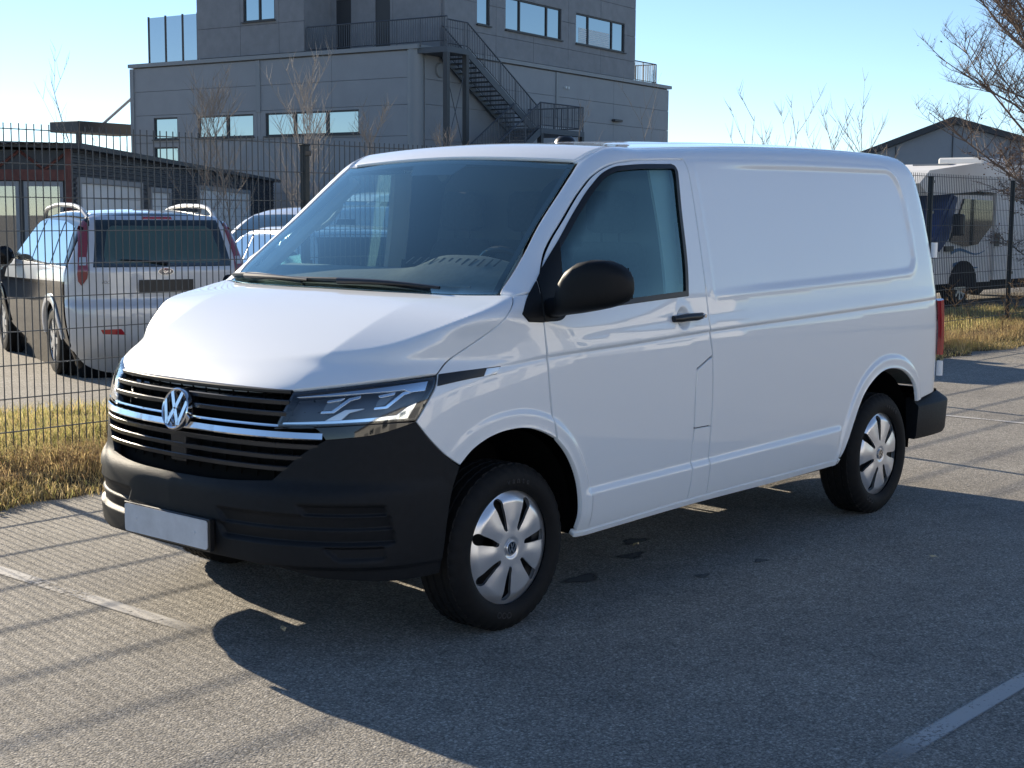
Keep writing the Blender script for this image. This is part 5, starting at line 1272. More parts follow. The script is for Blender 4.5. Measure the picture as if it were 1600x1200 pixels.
    ol = [left, wst, mir(wst), (left * [1, -1, 1])[::-1], wsl[:1] * [1, -1, 1] if False else (wsl * [1, -1, 1]), mir(wsl * [1, -1, 1])]
    wsg = panel(van_g, WSD, ol, .05, .02, .003, -.002, .005)
    WS = put('windscreen', wsg, M['glass'], T)
    L0 = loop_of(ol, .02); p2 = WSD.to2(L0); p2 = p2 if area2(p2) > 0 else p2[::-1]
    q = inset2(p2, .030); O, Dd, L = WSD.rays(q, L0); inn = cast(van_g, O, Dd, L)
    frit = panel(van_g, WSD, ol, .1, .02, .003, -.008, 0, holes=[[np.vstack([inn, inn[:1]])]])
    put('windscreen_border', frit, M['gloss'], WS)
    pt = tp_([(.585, -.14), (.585, .20), (.520, .155), (.520, -.095)])
    put('sensor_patch', panel(van_g, WSD, [np.array([pt[i], pt[(i + 1) % 4]]) for i in range(4)], .05, .02, 0, -.009, 0), M['gloss'], WS)
    # mirror stem pad on the glass
    MB().lathe([(0, .0), (.03, .002), (.036, .012), (.03, .02), (0, .022)], 18, 'x', (.565, .0, 1.755)).build('mirror_mount', M['black'], WS, True)
    # ---- cowl and wipers
    cwl = MB(); ys = np.linspace(-.80, .80, 33); xb = -.085 + .08 * np.clip(np.abs(ys) / .685, 0, 1.25) ** 2
    V = [];
    for y_, x_ in zip(ys, xb): V += [(x_ - .035, y_, 1.245), (x_ + .03, y_, 1.268), (x_ + .03, y_, 1.20), (x_ - .035, y_, 1.20)]
    cwl.add(V, [(i * 4 + k, i * 4 + (k + 1) % 4, i * 4 + 4 + (k + 1) % 4, i * 4 + 4 + k) for i in range(32) for k in range(4)]).build('cowl_panel', M['black'], T)
    def wiper(armpts, blade):
        q = tp_(armpts); a = q + grad(van_g, q) * .020
        wb = MB(); wb.tube(catmull(a, .05), [.014 - .008 * i / (len(catmull(a, .05)) - 1) for i in range(len(catmull(a, .05)))], 8); o = wb.build('wiper_arm', M['black'], T, True)
        qs = tp_(np.array(blade)); P = catmull(qs + grad(van_g, qs) * .011, .05); Nn = grad(van_g, P)
        V, Fc = sweep(P, [(-.006, -.010), (.006, -.010), (.010, .003), (.004, .010), (-.004, .010), (-.010, .003)], Nn); mesh('wiper_blade', V, Fc, M['black'], o)
    wiper([(-.060, -.02), (-.050, -.20), (-.038, -.38), (-.030, -.56)], [(-.040, .29), (-.048, .05), (-.040, -.20), (-.028, -.50)])
    wiper([(.012, .66), (-.02, .48), (-.045, .30), (-.060, .17)], [(.052, .80), (.020, .62), (-.02, .42), (-.050, .22)])
    # ---- grille
    def fx(y, z, o=0.): return F0(z) + PL(np.abs(y)) - o
    G_ = None
    gb = panel(van_g, FCYL, [np.array([(fx(-.65, .625), -.65, .615), (fx(0, .61), 0, .605), (fx(.65, .62), .65, .615)]), np.array([(fx(.65, .62), .65, .615), (fx(.69, .80), .69, .80), (fx(.56, .975), .56, .965)]), np.array([(fx(.56, .975), .56, .965), (fx(0, .975), 0, .968), (fx(-.56, .975), -.56, .965)]), np.array([(fx(-.56, .975), -.56, .965), (fx(-.69, .8), -.69, .80), (fx(-.65, .62), -.65, .615)])], .05, .03, 0, -.055, 0)
    G_ = put('grille', gb, M['seam'], T)
    def slat(name, z, e, hgt, dep, m, proud=.0, y0=None, tilt=.004, lean=.0):
        for a, b in ([(-e, e)] if y0 is None else [(-e, -y0), (y0, e)]):
            ys = np.linspace(a, b, 60); P = np.stack([fx(ys, np.full(60, z)) - proud, ys, np.full(60, z)], 1)
            N = np.stack([-np.ones(60), (PL(np.abs(ys) + .01) - PL(np.abs(ys) - .01)) / .02 * np.sign(ys) * 1.0, np.zeros(60)], 1); N[:, 2] = lean; N /= np.linalg.norm(N, axis=1, keepdims=True)
            V, Fc = sweep(P, [(-hgt / 2, -dep), (-hgt / 2, -.004), (-hgt / 2 + .003, 0), (hgt / 2 - tilt, 0), (hgt / 2, -.005), (hgt / 2, -dep)], N)
            o = mesh(name, V, Fc, m, G_)
            bm = bmesh.new(); bm.from_mesh(o.data); bmesh.ops.recalc_face_normals(bm, faces=bm.faces); bm.to_mesh(o.data); bm.free()
    slat('grille_slat', .950, .512, .016, .05, M['black'], .0)
    slat('grille_slat', .914, .522, .020, .05, M['slat'], .002)
    slat('grille_slat', .874, .520, .020, .05, M['slat'], .002)
    slat('chrome_slat', .836, .498, .012, .03, M['chrome'], .004, lean=.30)
    slat('chrome_bar', .804, .655, .028, .03, M['chrome'], .006, lean=.30)
    slat('grille_slat', .763, .640, .020, .05, M['slat'], .000)
    slat('grille_slat', .722, .590, .020, .05, M['slat'], .000)
    slat('grille_slat', .681, .540, .020, .05, M['slat'], .000)
    # fine uprights behind the slats
    for y_ in np.arange(-.60, .61, .075):
        z0 = .64 if abs(y_) < .5 else .70 if abs(y_) < .56 else .76
        xx = float(fx(y_, .75)) + .038; MB().box(xx, xx + .012, y_ - .003, y_ + .003, z0, .80).build('grille_upright', M['seam'], G_)
        if abs(y_) < .5: xx = float(fx(y_, .93)) + .038; MB().box(xx, xx + .012, y_ - .003, y_ + .003, .815, .945).build('grille_upright', M['seam'], G_)
    MB().box(float(fx(0, .72)) + .004, -.80, -.045, .045, .660, .772, .004).build('radar_cover', M['slat'], G_)
    # emblem: ring, V over W
    EX = float(F0(.857)) - .012
    em = MB(); R0 = .078
    em.lathe([(R0 - .011, -.004), (R0 - .009, .006), (R0 - .004, .009), (R0, .005), (R0 + .002, -.012), (R0 - .011, -.012)], 56, 'x', (0, 0, 0), True)
    def strokes(mb, Rr, wd, thk):
        def st(a, b):
            a = np.array(a) * Rr; b = np.array(b) * Rr; d = (b - a) / np.linalg.norm(b - a); n = np.array([-d[1], d[0]]) * wd * Rr
            q = [a + n, b + n, b - n, a - n]
            mb.prism([tuple(p) for p in q], 0, thk, lambda u, v, w_: (w_, u, v))
        for a, b in (((-.40, .80), (-.045, .06)), ((.40, .80), (.045, .06)), ((-.83, .40), (-.42, -.74)), ((.83, .40), (.42, -.74)), ((-.42, -.74), (-.03, -.03)), ((.42, -.74), (.03, -.03))): st(a, b)
    strokes(em, R0, .105, .007)
    V = np.array(em.v) * [-1, -1, 1]; V = np.stack([V[:, 0] * math.cos(.24) + V[:, 2] * math.sin(.24), V[:, 1], -V[:, 0] * -math.sin(.24) * -1 + V[:, 2] * math.cos(.24)], 1) + [EX - .006, 0, .857]
    e_ = mesh('emblem', V, em.f, M['chrome'], T); bm = bmesh.new(); bm.from_mesh(e_.data); bmesh.ops.recalc_face_normals(bm, faces=bm.faces); bm.to_mesh(e_.data); bm.free(); e_.data.set_sharp_from_angle(angle=rad(30))
    MB().lathe([(0, EX + .016), (R0 - .005, EX + .016), (R0 - .003, EX + .05)], 40, 'x', (0, 0, .857)).build('emblem_backing', M['gloss'], e_, True)
    # ---- front bumper
    tC = np.array([(fx(0, .628), 0, .622), (fx(-.2, .63), -.2, .624), (fx(-.318, .634), -.318, .628), (fx(-.485, .64), -.485, .640)])
    tD = np.array([(fx(-.485, .64), -.485, .640), (fx(-.604, .75), -.604, .750), (fx(-.662, .79), -.664, .792)])
    tE = np.array([(fx(-.662, .79), -.664, .792), (fx(-.72, .80), -.722, .799), (-.604, -.793, .811), (-.520, -.845, .836), (-.476, -.865, .850)])
    tS = np.array([(-.476, -.865, .850), (-.433, -.886, .791), (-.34, -.911, .701), (-.302, -.918, .675)])
    tA = np.array([(-.302, -.918, .675), (-.335, -.915, .60), (-.352, -.905, .50), (-.360, -.895, .40), (-.362, -.87, .285)])
    tB = np.array([(-.362, -.87, .285), (-.496, -.854, .280), (-.693, -.732, .290), (-.76, -.64, .298), (-.82, -.536, .325), (-.872, -.33, .342), (fx(0, .345), 0, .345)])
    left = [tC, tD, tE, tS, tA, tB]; segs = left + [(s * [1, -1, 1])[::-1] for s in left[::-1]]
    ff = []
    for z0 in (.532, .480, .430, .568, .530, .478):
        for o in (-.014, -.009, -.004, .0, .004):
            ys = np.r_[np.arange(-.86, -.24, .02), np.arange(.24, .87, .02)]; ff.append(np.stack([fx(ys, np.full(len(ys), z0)), ys, np.full(len(ys), z0 + o)], 1))
    for y0, dz in ((.60, .03), (.272, .0), (.832, 0), (.822, 0)):
        pass
    bum = panel(van_g, FCYL, segs, .0095, .012, .002, 0, .03)
    BU = put('front_bumper', bum, M['plastic'], T)
    gl_ = panel(van_g, FCYL, [np.array([(-.798, -.482, .826), (-.736, -.623, .833), (-.601, -.789, .847), (-.529, -.838, .850), (-.478, -.864, .850)]), tE[::-1], np.array([tE[0], (fx(-.64, .822), -.64, .822), (fx(-.48, .822), -.482, .822)])], .02, .01, .001, .001, .02)
    both('lamp_underside_trim', gl_, M['gloss'], (BU, BU))
    # number plate
    xp = -.922
    pl_ = MB(); pl_.box(xp - .004, xp + .02, -.265, .265, .362, .482, .003); P_ = pl_.build('plate_holder', M['black'], BU)
    NP = MB(); th_ = [(sx * (.255 - .012 + .012 * math.cos(a)), .4225 + sz * (.0535 - .012 + .012 * math.sin(a))) for sx, sz, a0 in ((1, 1, 0), (-1, 1, 1), (-1, -1, 0), (1, -1, 1)) for a in (np.linspace(0, math.pi / 2, 5) if a0 == 0 else np.linspace(math.pi / 2, 0, 5))]; NP.prism(th_, xp - .008, xp - .004, lambda a, b, d: (d, a, b)); npl = NP.build('number_plate', M['plate'], P_)
    for yy in (-.18, .18): MB().lathe([(0, xp - .0105), (.006, xp - .010), (.007, xp - .008)], 12, 'x', (0, yy, .4225)).build('plate_screw', M['plate'], npl)
    # ---- headlamps
    HL = [np.array([(-.741, -.513, .953), (-.603, -.717, .984), (-.520, -.785, .995), (-.429, -.845, 1.004), (-.372, -.870, 1.008)]), np.array([(-.372, -.870, 1.008), (-.386, -.878, .977), (-.43, -.877, .916), (-.472, -.866, .854)]),
          np.array([(-.472, -.866, .854), (-.529, -.838, .853), (-.601, -.789, .849), (-.736, -.623, .836), (-.798, -.483, .829)]), np.array([(-.798, -.483, .829), (-.741, -.513, .953)])]
    def lamp(name, segs, off, m, par, fl=.006, ins=0., h=.02):
        v = panel(van_g, CORN, segs, h, .008, ins, off, fl); return both(name, v, m, par)
    hs = lamp('headlamp', HL, -.055, M['lamp_dark'], TT, .0, -.004)
    lamp('lamp_lens', HL, .001, M['lens'], hs, .006, .006, .03)
    l0 = loop_of(HL, .01); q0 = CORN.to2(l0); q0 = q0 if area2(q0) > 0 else q0[::-1]
    def cin(d):
        q = inset2(q0, d); O, Dd, L = CORN.rays(q, l0); P = cast(van_g, O, Dd, L); P = P[~np.isnan(P).any(1)]; return np.vstack([P, P[:1]])
    rim = panel(van_g, CORN, [cin(.0015)], .1, .01, 0, -.003, .05, holes=[[cin(.010)]]); both('lamp_rim', rim, M['gloss'], hs)
    # lamp interior drawn in (s,z): s runs along the lamp from inner (0) to outer (1)
    tp = catmull(HL[0], .01); bt = catmull(HL[2][::-1], .01)
    def uv(s, t):
        a = tp[min(len(tp) - 1, int(s * (len(tp) - 1)))]; b = bt[min(len(bt) - 1, int(s * (len(bt) - 1)))]; return b * (1 - t) + a * t
    def ip(pts): return [np.array([uv(*pts[i]), uv(*pts[(i + 1) % len(pts)])]) for i in range(len(pts))]
    lamp('lamp_top_strip', ip([(.02, .985), (.5, .985), (.96, .985), (.97, .70), (.86, .70), (.80, .78), (.4, .83), (.05, .88)]), -.012, M['chrome'], hs, .012)
    lamp('lamp_lower_strip', ip([(.02, .03), (.45, .03), (.93, .03), (.96, .42), (.90, .34), (.84, .16), (.45, .14), (.02, .13)]), -.012, M['chrome'], hs, .012)
    lamp('lamp_blade', ip([(.34, .13), (.46, .14), (.49, .33), (.58, .40), (.45, .40)]), -.016, M['silver'], hs, .01)
    for s0 in (.30, .665):
        lamp('projector_bar', ip([(s0 - .01, .36), (s0 + .08, .36), (s0 + .15, .66), (s0 + .21, .70), (s0 + .20, .755), (s0 + .135, .715), (s0 + .068, .41), (s0 - .01, .41)]), -.018, M['chrome'], hs, .012)
        lamp('projector_cap', ip([(s0 - .02, .715), (s0 + .09, .75), (s0 + .088, .70), (s0 - .01, .665)]), -.020, M['chrome'], hs, .012)
        lamp('projector_lens', ip([(s0 - .01, .62), (s0 + .08, .66), (s0 + .055, .46), (s0 - .01, .45)]), -.026, M['glosslens'], hs, .02)
    # ---- mirrors
    mb1 = [sp_([(.024, 1.212), (.10, 1.285), (.158, 1.330)]), sp_([(.158, 1.330), (.141, 1.26), (.133, 1.20), (.136, 1.176)]), sp_([(.136, 1.176), (.055, 1.182)]), sp_([(.055, 1.182), (.024, 1.212)])]
    mb2 = [sp_([(.166, 1.336), (.25, 1.405), (.345, 1.478)]), sp_([(.345, 1.478), (.318, 1.40), (.296, 1.30), (.282, 1.212)]), sp_([(.282, 1.212), (.262, 1.192), (.144, 1.177)]), sp_([(.144, 1.177), (.141, 1.20), (.149, 1.26), (.166, 1.336)])]
    both('mirror_sail', panel(van_g, SIDE, mb1, .03, .012, .001, .007, .02), M['black_m'], TT)
    ms = both('mirror_base', panel(van_g, SIDE, mb2, .03, .012, .001, .007, .02), M['black_m'], D)
    # housing: lofted rounded box, arm from the base
    def loft(rings, mname):
        n = len(rings[0]); V = [p for r in rings for p in r]; Fc = [(i * n + k, i * n + (k + 1) % n, (i + 1) * n + (k + 1) % n, (i + 1) * n + k) for i in range(len(rings) - 1) for k in range(n)]
        Fc += [tuple(range(n))[::-1], tuple((len(rings) - 1) * n + k for k in range(n))]; return V, Fc
    def rrect(n, e):
        t = np.linspace(0, 2 * np.pi, n, endpoint=False); c, s = np.cos(t), np.sin(t)
        return np.sign(c) * np.abs(c) ** e, np.sign(s) * np.abs(s) ** e
    cx_, cz_ = rrect(40, .62)
    # housing runs outboard (-y) ; section in x (depth) and z
    rings = []
    for yy, zb_, zt_, xc, hx in ((-.985, 1.200, 1.300, .190, .045), (-1.0, 1.203, 1.338, .192, .055), (-1.03, 1.208, 1.378, .198, .065), (-1.07, 1.214, 1.405, .208, .070), (-1.12, 1.224, 1.416, .225, .070), (-1.17, 1.236, 1.413, .245, .066), (-1.205, 1.248, 1.398, .263, .058), (-1.228, 1.262, 1.377, .277, .045), (-1.240, 1.283, 1.352, .285, .030), (-1.244, 1.300, 1.335, .288, .015)):
        zc, hz = (zb_ + zt_) / 2, (zt_ - zb_) / 2
        rings.append([(xc + hx * a * (1.0 if a < 0 else .75), yy, zc + hz * b) for a, b in zip(cx_, cz_)])
    V, Fc = loft(rings, ''); 
    arm = []
    for yy, zc, hz, xc, hx in ((-.925, 1.225, .042, .215, .060), (-.95, 1.228, .036, .205, .052), (-.975, 1.236, .036, .197, .048), (-1.01, 1.250, .045, .192, .050)):
        arm.append([(xc + hx * a, yy, zc + hz * b) for a, b in zip(cx_, cz_)])
    Va, Fa = loft(arm, '')
    for k, s_ in enumerate((1, -1)):
        def fold(p):
            p = np.array(p, float) * [1, s_, 1]
            if s_ > 0: return p
            c0 = np.array([.20, .985, 0]); a_ = rad(-88); q = p - c0; return np.stack([q[:, 0] * math.cos(a_) - q[:, 1] * math.sin(a_), q[:, 0] * math.sin(a_) + q[:, 1] * math.cos(a_), q[:, 2]], 1) + c0 + [.10, .03, 0]
        mm = MB().add(fold(V).tolist(), Fc).build('mirror_housing', M['black_m'], T, True)
        MB().add((np.array(Va) * [1, s_, 1]).tolist(), Fa).build('mirror_arm', M['black_m'], mm, True)
        # joint groove between cap and lower shell and the glass at the back
        MB().add(fold([(.335, -1.215, 1.27), (.262, -1.02, 1.225), (.262, -1.03, 1.36), (.325, -1.20, 1.385)]).tolist(), [(0, 1, 2, 3)]).build('mirror_glass', M['chrome'], mm)
    # ---- rear: doors, lamps, hinges, bumper
    ed = sp_([(3.60, 1.79), (3.70, 1.45), (3.765, 1.10), (3.79, .80), (3.787, .585)]); ed = ed + [.004, .006, 0]
    rdo = panel(van_g, REAR, [np.array([(3.64, 0, 1.90), (3.6, .40, 1.885), (3.6, .62, 1.85)]), np.array([(3.6, .62, 1.85), (3.7, .80, 1.45), (3.8, .845, 1.1), (3.9, .845, .60)]), np.array([(3.9, .845, .60), (3.9, 0, .58)]), np.array([(3.9, 0, .58), (3.64, 0, 1.90)])], .05, .03, .004, 0, .02)
    both('rear_door', rdo, M['paint'], TT)
    tl = panel(van_g, SIDE, [sp_([(3.60, 1.115), (3.77, 1.125)]), sp_([(3.77, 1.125), (3.79, .95), (3.79, .80)]), sp_([(3.79, .80), (3.70, .80)]), sp_([(3.70, .80), (3.672, .95), (3.60, 1.115)])], .03, .012, .002, .012, .02)
    tl2 = MB()
    for s_ in (1, -1):
        q = np.array([(3.72, -.865 * s_, 1.115), (3.80, -.842 * s_, 1.115)])
        P = np.array([(3.745, -.868, 1.115), (3.762, -.868, 1.0), (3.772, -.866, .88), (3.770, -.864, .80)]) * [1, s_, 1]
        V_, F_ = sweep(catmull(P, .03), [(-.03, -.02), (-.035, .0), (-.02, .018), (.02, .018), (.035, .0), (.03, -.02)], np.tile([.55, -.83 * s_, 0], (len(catmull(P, .03)), 1)))
        MB().add(V_.tolist(), F_).build('tail_lamp', M['red'], T, True)
        for z_, xh in ((1.395, 3.70), (.72, 3.785)):
            MB().tube([(xh, (-.842 if z_ > 1 else -.862) * s_, z_ - .042), (xh, (-.842 if z_ > 1 else -.862) * s_, z_ + .042)], .018, 12).build('door_hinge', M['paint'], T, True)
    pth = np.array([(3.375, -.918, 0), (3.50, -.922, 0), (3.66, -.915, 0), (3.80, -.890, 0), (3.90, -.82, 0), (3.965, -.65, 0), (3.985, -.35, 0), (3.99, 0, 0)]); pth = np.vstack([pth, (pth * [1, -1, 1])[::-1][1:]]); pc = catmull(pth, .05); tt = np.gradient(pc, axis=0); nn = np.stack([-tt[:, 1] * -1, -tt[:, 0], 0 * tt[:, 0]], 1)
    nn = np.stack([tt[:, 1], -tt[:, 0], 0 * tt[:, 0]], 1); cen = pc - [1.5, 0, 0]; nn *= np.sign(np.sum(nn * cen, 1, keepdims=True))
    V_, F_ = sweep(pc + [0, 0, .0], [(-.360, -.05), (-.360, .0), (-.38, .010), (-.54, .020), (-.548, .016), (-.585, -.035), (-.585, -.06)], nn)
    # sweep side axis may point down: lift so the band spans z .36-.585
    V_ = np.array(V_); V_[:, 2] = np.abs(V_[:, 2]); MB().add(V_.tolist(), F_).build('rear_bumper', M['plastic'], T, True)
    # ---- wheels
    def tyre_mesh():
        n = 168; R = .3235; hw = .104
        prof = [(.218, -hw + .016), (.2235, -hw + .006), (.240, -hw - .004), (.262, -hw - .007), (.285, -hw - .003), (.300, -hw + .006), (.3125, -hw + .016), (.3195, -hw + .028)]
        ys = [-.076, -.052]; tread = []
        for a, b in ((-.076, -.046), (-.036, -.006), (.006, .036), (.046, .076)):
            tread += [(R - .006 if abs(a) < .05 else R - .003, a), (R, a + .002), (R, b - .002), (R - .006, b), (R - .0075, b + .003)]
        prof += tread + [(r, -y) for r, y in prof[::-1]]
        V = []; m = len(prof)
        for i in range(n):
            an = 2 * math.pi * i / n; ca, sa = math.cos(an), math.sin(an)
            for j, (r, y) in enumerate(prof):
                if (j in (5, 6, 7) or m - 1 - j in (5, 6, 7)) and i % 4 == 0: r -= .0055
                if 8 <= j < m - 8 and i % 4 == (j // 5) % 4 and prof[j][0] > R - .004: r -= .004
                V.append((r * ca, y, r * sa))
        return V, [(i * m + k, i * m + k + 1, ((i + 1) % n) * m + k + 1, ((i + 1) % n) * m + k) for i in range(n) for k in range(m - 1)]
    # wheel cover: seven broad spokes with long narrow slots
    def cover_mesh():
        th = np.linspace(0, 2 * np.pi, 120, endpoint=False); outer = np.stack([.2175 * np.cos(th), .2175 * np.sin(th)], 1); holes = []
        for k in range(7):
            a0 = 2 * np.pi * (k + .27) / 7; c, s = np.cos(a0), np.sin(a0); e = np.array([c, s]); f = np.array([-s, c])
            pl = [(.070, -.004), (.105, -.0125), (.155, -.019), (.188, -.021), (.197, -.013), (.197, .008), (.190, .0165), (.150, .015), (.105, .011), (.072, .005)]
            q = np.array([e * r + f * t for r, t in pl]); q = catmull(np.vstack([q, q[:1]]), .008)[:-1]
            holes.append(q if area2(q) > 0 else q[::-1])
        def hf(q):
            r = np.hypot(q[:, 0], q[:, 1]); an = np.arctan2(q[:, 1], q[:, 0])
            ph = ((an / (2 * np.pi) * 7 - .27 + .5) % 1) - .5          # 0 at the slots
            y = -.030 + .010 * (r / .2) ** 2 + .016 * sst(.172, .214, r) + .007 * (1 - sst(.0, .2, np.abs(ph))) * sst(.06, .12, r) * (1 - sst(.195, .21, r)) * .0
            y = y - .005 * np.cos(ph * 2 * np.pi) * -.6 * sst(.06, .11, r) * (1 - sst(.19, .212, r))
            y = y + .006 * (1 - sst(.03, .045, r))
            return y
        def mp(q):
            y = hf(q); e = 5e-4; dx = (hf(q + [e, 0]) - hf(q - [e, 0])) / (2 * e); dz = (hf(q + [0, e]) - hf(q - [0, e])) / (2 * e)
            N = np.stack([dx, -np.ones(len(q)), dz], 1); N /= np.linalg.norm(N, axis=1, keepdims=True)
            return np.stack([q[:, 0], y, q[:, 1]], 1), N
        rings = [np.stack([r * np.cos(th), r * np.sin(th)], 1) for r in (.030, .036, .045, .17, .176, .184, .194, .205, .211)]
        V_, F_, N_ = sheet([outer] + holes, .009, mp, rings, .014, .0015); return V_ * [1.035, 1, 1.035] + [0, -.074, 0], F_, N_
    tv = tyre_mesh(); cv = cover_mesh()
    cap = MB(); cap.lathe([(0, -.100), (.024, -.100), (.028, -.096), (.029, -.084)], 28)
    lg = MB(); lg.lathe([(.0225, -.1055), (.026, -.1055), (.0275, -.100), (.0225, -.100)], 28, close=True); l2 = MB(); strokes(l2, .024, .11, .0045); lg.add([(v[1], -.101 - v[0], v[2]) for v in l2.v], l2.f)
    first = {}
    for nm, x_, s_, st_ in (('fl', 0, 1, -.013), ('rl', 3, 1, 0), ('fr', 0, -1, -.013), ('rr', 3, -1, 0)):
        w_ = MB(); w_.lathe([(.03, .02), (.16, .02), (.175, -.05), (.205, -.062), (.207, .08), (.02, .08)], 40)
        if not first:
            wo = w_.build('wheel', M['steel_dark'], T, True)
            ty = MB(); ty.v = tv[0]; ty.f = tv[1]; to = ty.build('tyre', M['rubber'], wo, True)
            co = put('wheel_cover', cv, M['silver'], wo); ce = cap.build('hub_cap', M['gloss'], wo, True); le = lg.build('hub_emblem', M['chrome'], wo)
            first = {'w': wo}
            # raised sidewall lettering
            tx = MB()
            for txt, a_c, rr_ in (('vante', 90, .262), ('OOO', 265, .258)):
                for i, chh in enumerate(txt):
                    cu = bpy.data.curves.new('t', 'FONT'); cu.body = chh; cu.size = .034; cu.align_x = 'CENTER'; cu.extrude = .0008
                    tmp = bpy.data.objects.new('t', cu); me_ = bpy.data.meshes.new_from_object(tmp); bpy.data.objects.remove(tmp)
                    sgn = 1 if a_c < 180 else -1
                    a_ = rad(a_c + (-1 if sgn > 0 else 1) * (i - (len(txt) - 1) / 2) * 6.2)
                    for_v = []
                    for v in me_.vertices:
                        u_ = v.co.x; vv = (v.co.y - .012) * sgn; uu = u_ * sgn
                        r_ = rr_ + vv; an = a_ - uu / rr_
                        for_v.append((r_ * math.cos(an), -.1115 + v.co.z, r_ * math.sin(an)))
                    tx.add(for_v, [tuple(p.vertices) for p in me_.polygons]); bpy.data.meshes.remove(me_)
            tx.build('sidewall_lettering', M['rubber_l'], wo, fix=False)
        else: wo = copy_tree(first['w'], T)
        wo.location = (x_, -.805 * s_, .3215); wo.rotation_euler = (0, rad({'fl': 6, 'rl': 22, 'fr': 0, 'rr': 10}[nm]), (math.pi if s_ < 0 else 0) + (st_ if s_ > 0 else st_))
    # wheel housings
    for x_ in (0, 3):
        for s_ in (1, -1):
            lv = []; a_ = np.linspace(-.15, math.pi + .15, 26)
            for a in a_:
                for yy in (-.85, -.52): lv.append((x_ + (.43 if x_ == 0 else .45) * math.cos(a), yy * s_, .36 + .41 * math.sin(a)))
            f_ = [(2 * i, 2 * i + 1, 2 * i + 3, 2 * i + 2) for i in range(25)] + [tuple(range(1, 52, 2))]
            mesh('wheel_housing', lv, f_, M['seam'], T)
    # ---- floor, inner shell behind the seams
    fl = MB(); fl.box(.47, 2.50, -.86, .86, .30, .36); fl.box(-.60, 3.80, -.50, .50, .27, .40); fl.build('floor_pan', M['seam'], T)
    MB().box(3.46, 3.80, -.84, .84, .36, .60).build('rear_crossmember', M['seam'], T); MB().box(-.62, -.46, -.70, .70, .30, .80).build('radiator', M['seam'], T); MB().box(.45, .52, -.86, .86, .3, .8).build('cab_bulkhead', M['seam'], T)
    # lining behind doors and flanks (blocks the view through the shut lines)
    ln = panel(van_g, SIDE, [sp_([(.42, .36), (1.27, .40), (2.48, .40)]), sp_([(2.48, .40), (2.55, .60), (2.75, .78), (3.05, .84), (3.30, .74), (3.42, .60)]), sp_([(3.42, .60), (3.68, .62), (3.66, 1.1), (3.55, 1.6), (3.42, 1.80)]), sp_([(3.42, 1.80), (2.2, 1.82), (1.185, 1.81)]), sp_([(1.185, 1.81), (1.18, 1.5), (1.165, 1.195)]), sp_([(1.165, 1.195), (.60, 1.165), (.10, 1.145)]), sp_([(.10, 1.145), (.0, 1.0), (-.12, .86)]), sp_([(-.12, .86), (.06, .84), (.24, .76), (.36, .62), (.42, .36)])], .06, .03, 0, -.026, 0)
    both('side_lining', ln, M['seam'], TT)
    lp = panel(van_g, SIDE, [gA[1:-1], np.array([gA[-2], sp_([(1.10, 1.842)])[0]]), sp_([(1.10, 1.842), (.80, 1.828), (.66, 1.79)]), np.array([sp_([(.66, 1.79)])[0], sp_([(.56, 1.735)])[0], sp_([(.40, 1.60)])[0], sp_([(.22, 1.44)])[0]]), np.array([sp_([(.22, 1.44)])[0], gA[1]])], .05, .02, -.012, -.024, 0)
    both('pillar_lining', lp, M['seam'], TT)
    hd = panel(van_g, PZ, [tp_([(.64, -.62), (.66, 0), (.64, .62)]), tp_([(.64, .62), (1.3, .66)]), tp_([(1.3, .66), (1.3, -.66)]), tp_([(1.3, -.66), (.64, -.62)])], .08, .05, 0, -.03, 0)
    put('headliner', hd, M['trim_grey'], T)
    bl = panel(van_g, BON, [np.array([(-.40, -.82, 1.0), (-.62, -.66, .95), (-.74, -.45, .95), (-.80, 0, .95), (-.74, .45, .95), (-.62, .66, .95), (-.40, .82, 1.0)]), tp_([(-.38, .82), (.0, .80), (.03, .76)]), tp_([(.03, .76), (-.06, .4), (-.09, 0), (-.06, -.4), (.03, -.76)]), tp_([(.03, -.76), (.0, -.80), (-.38, -.82)])], .08, .04, 0, -.024, 0)
    put('bonnet_lining', bl, M['seam'], B_)
    # ---- cab interior
    I_ = T
    ys = np.linspace(-.78, .78, 40)
    def dashprof(y):
        hood = .062 * math.exp(-((y + .36) / .24) ** 4)
        return [(-.02, 1.20), (.015, 1.268), (.10, 1.305), (.22, 1.338 + hood * .5), (.33, 1.352 + hood), (.42, 1.335 + hood), (.49, 1.25 + hood * .4), (.49, .95), (.40, .75), (.0, .75)]
    V = []; k = 10
    for y_ in ys: V += [(a + .03 * (abs(y_) / .78) ** 3, y_, b) for a, b in dashprof(y_)]
    da = MB().add(V, [(i * k + j, i * k + (j + 1) % k, (i + 1) * k + (j + 1) % k, (i + 1) * k + j) for i in range(39) for j in range(k)] + [tuple(range(k)), tuple(39 * k + j for j in range(k))]).build('dashboard', M['dash'], I_, True)
    vt = MB(); 
    for y_ in np.arange(-.60, -.08, .045): vt.add([(.24, y_, 1.375), (.30, y_ + .01, 1.402), (.30, y_ + .022, 1.402), (.24, y_ + .012, 1.375)], [(0, 1, 2, 3)])
    vt.build('demister_vents', M['black'], da)
    dt = MB(); dt.tube([(.075, -.62, 1.300), (.06, -.55, 1.300), (.045, .0, 1.300), (.06, .55, 1.300), (.075, .62, 1.300)], .006, 6); dt.build('dash_edge', M['dash'], da)
    sw = MB(); t_ = np.linspace(0, 2 * np.pi, 37); cc = np.array([.60, -.39, 1.275]); ax1 = np.array([0, 1., 0]); ax2 = np.array([-.5, 0, .866])
    sw.tube([cc + .185 * (math.cos(a) * ax1 + math.sin(a) * ax2) for a in t_], .016, 8, False)
    for a in (0, math.pi, -math.pi / 2): sw.tube([cc + [.01, 0, -.02], cc + .18 * (math.cos(a) * ax1 + math.sin(a) * ax2)], .018, 6)
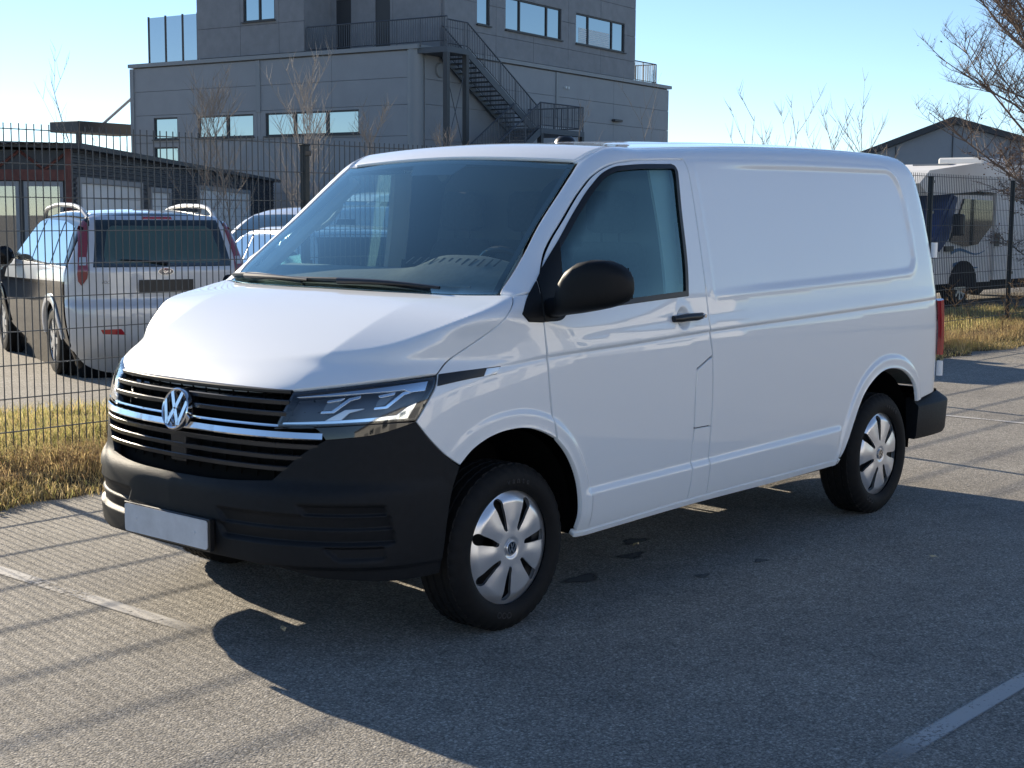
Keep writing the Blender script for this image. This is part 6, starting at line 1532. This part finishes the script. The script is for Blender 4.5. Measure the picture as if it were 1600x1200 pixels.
    sw.lathe([(0, .02), (.06, .015), (.075, -.02)], 20, 'x', tuple(cc)); sw.build('steering_wheel', M['black'], I_, True)
    def seat(y_):
        m_ = MB(); m_.box(.72, 1.22, y_ - .24, y_ + .24, .62, .80, .05); s_ = m_.build('seat', M['cloth'], I_)
        b_ = MB(); vv = []
        for (zz, xo, hw_, th_) in ((.76, 1.10, .24, .07), (1.0, 1.15, .245, .07), (1.25, 1.20, .23, .06), (1.42, 1.235, .19, .05), (1.46, 1.24, .15, .035)):
            vv.append([(xo + th_ * a, y_ + hw_ * b, zz) for a, b in zip(cx_, cz_)])
        V_, F_ = loft(vv, ''); b_.add(V_, F_).build('backrest', M['cloth'], s_, True)
        h_ = MB(); vv = []
        for (zz, hw_, th_) in ((1.50, .09, .03), (1.52, .125, .045), (1.60, .13, .05), (1.67, .12, .045), (1.69, .09, .03)): vv.append([(1.235 + th_ * a, y_ + hw_ * b, zz) for a, b in zip(cx_, cz_)])
        V_, F_ = loft(vv, ''); h_.add(V_, F_)
        for d_ in (-.05, .05): h_.tube([(1.235, y_ + d_, 1.44), (1.235, y_ + d_, 1.52)], .006, 6)
        h_.build('headrest', M['cloth'], s_, True)
    seat(-.42); seat(.06); seat(.50)
    bk = MB(); bk.prism([(-.86, .42), (.86, .42), (.86, 1.0), (.82, 1.35), (.74, 1.72), (.64, 1.82), (-.64, 1.82), (-.74, 1.72), (-.82, 1.35), (-.86, 1.0)], 1.36, 1.385, lambda a, b, d: (d, a, b)); bk.build('bulkhead', M['bulkhead'], I_)
    for s_ in (1, -1):
        pt = MB(); P = np.array([(1.09, -.765 * s_, 1.78), (1.11, -.815 * s_, 1.5), (1.11, -.855 * s_, 1.22), (1.12, -.865 * s_, .9)]); V_, F_ = sweep(catmull(P, .06), [(-.07, -.02), (.07, -.02), (.06, .0), (-.06, .0)], np.tile([0, 1. * s_, 0], (len(catmull(P, .06)), 1)))
        pt.add(V_.tolist(), F_).build('pillar_trim', M['trim_grey'], I_)
        bt_ = MB(); bt_.tube([(1.17, -.84 * s_, 1.55), (1.15, -.86 * s_, 1.2), (1.12, -.80 * s_, .85)], .018, 4); bt_.build('seat_belt', M['cloth'], I_)
        ap_ = MB(); P = tp_([(.08, -.785), (.34, -.735), (.62, -.68)]) * [1, s_, 1]; ap_.tube(P + [.04, .02 * s_, -.05], .035, 8); ap_.build('a_pillar_trim', M['trim_grey'], I_)
        dp = MB(); dp.box(.24, 1.20, -.90 * s_ - .015, -.90 * s_ + .015, .80, 1.19); dp.build('door_card', M['dash'], I_)
    gh_ = MB(); gh_.tube(catmull(np.array([(.50, .765, 1.505), (.53, .735, 1.525), (.60, .725, 1.585), (.635, .735, 1.62), (.63, .77, 1.625)]), .02), .011, 8); gh_.build('grab_handle', M['trim_grey'], I_, True)
    cf = MB(); cf.box(.40, 1.36, -.80, .80, .40, .46); cf.build('cab_floor', M['seam'], I_)
    # dark spot on the fuel-flap side: door edge shut faces
    return T

M['slat'] = mat('grille_slat', (.018, .019, .022), .25, coat=.3)
M['plate'] = vary(mat('plate_white', (.60, .62, .65), .35), 14, .10)
M['black_m'] = vary(mat('mirror_plastic', (.007, .0078, .009), .5, spec=.22), 40, .1, .15, 900)
M['glosslens'] = mat('projector_lens', (.10, .12, .14), .05, coat=1.0)
M['rubber_l'] = mat('sidewall_letter', (.035, .035, .037), .6)
M['bulkhead'] = mat('bulkhead_grey', (.10, .105, .11), .6)
build_van()
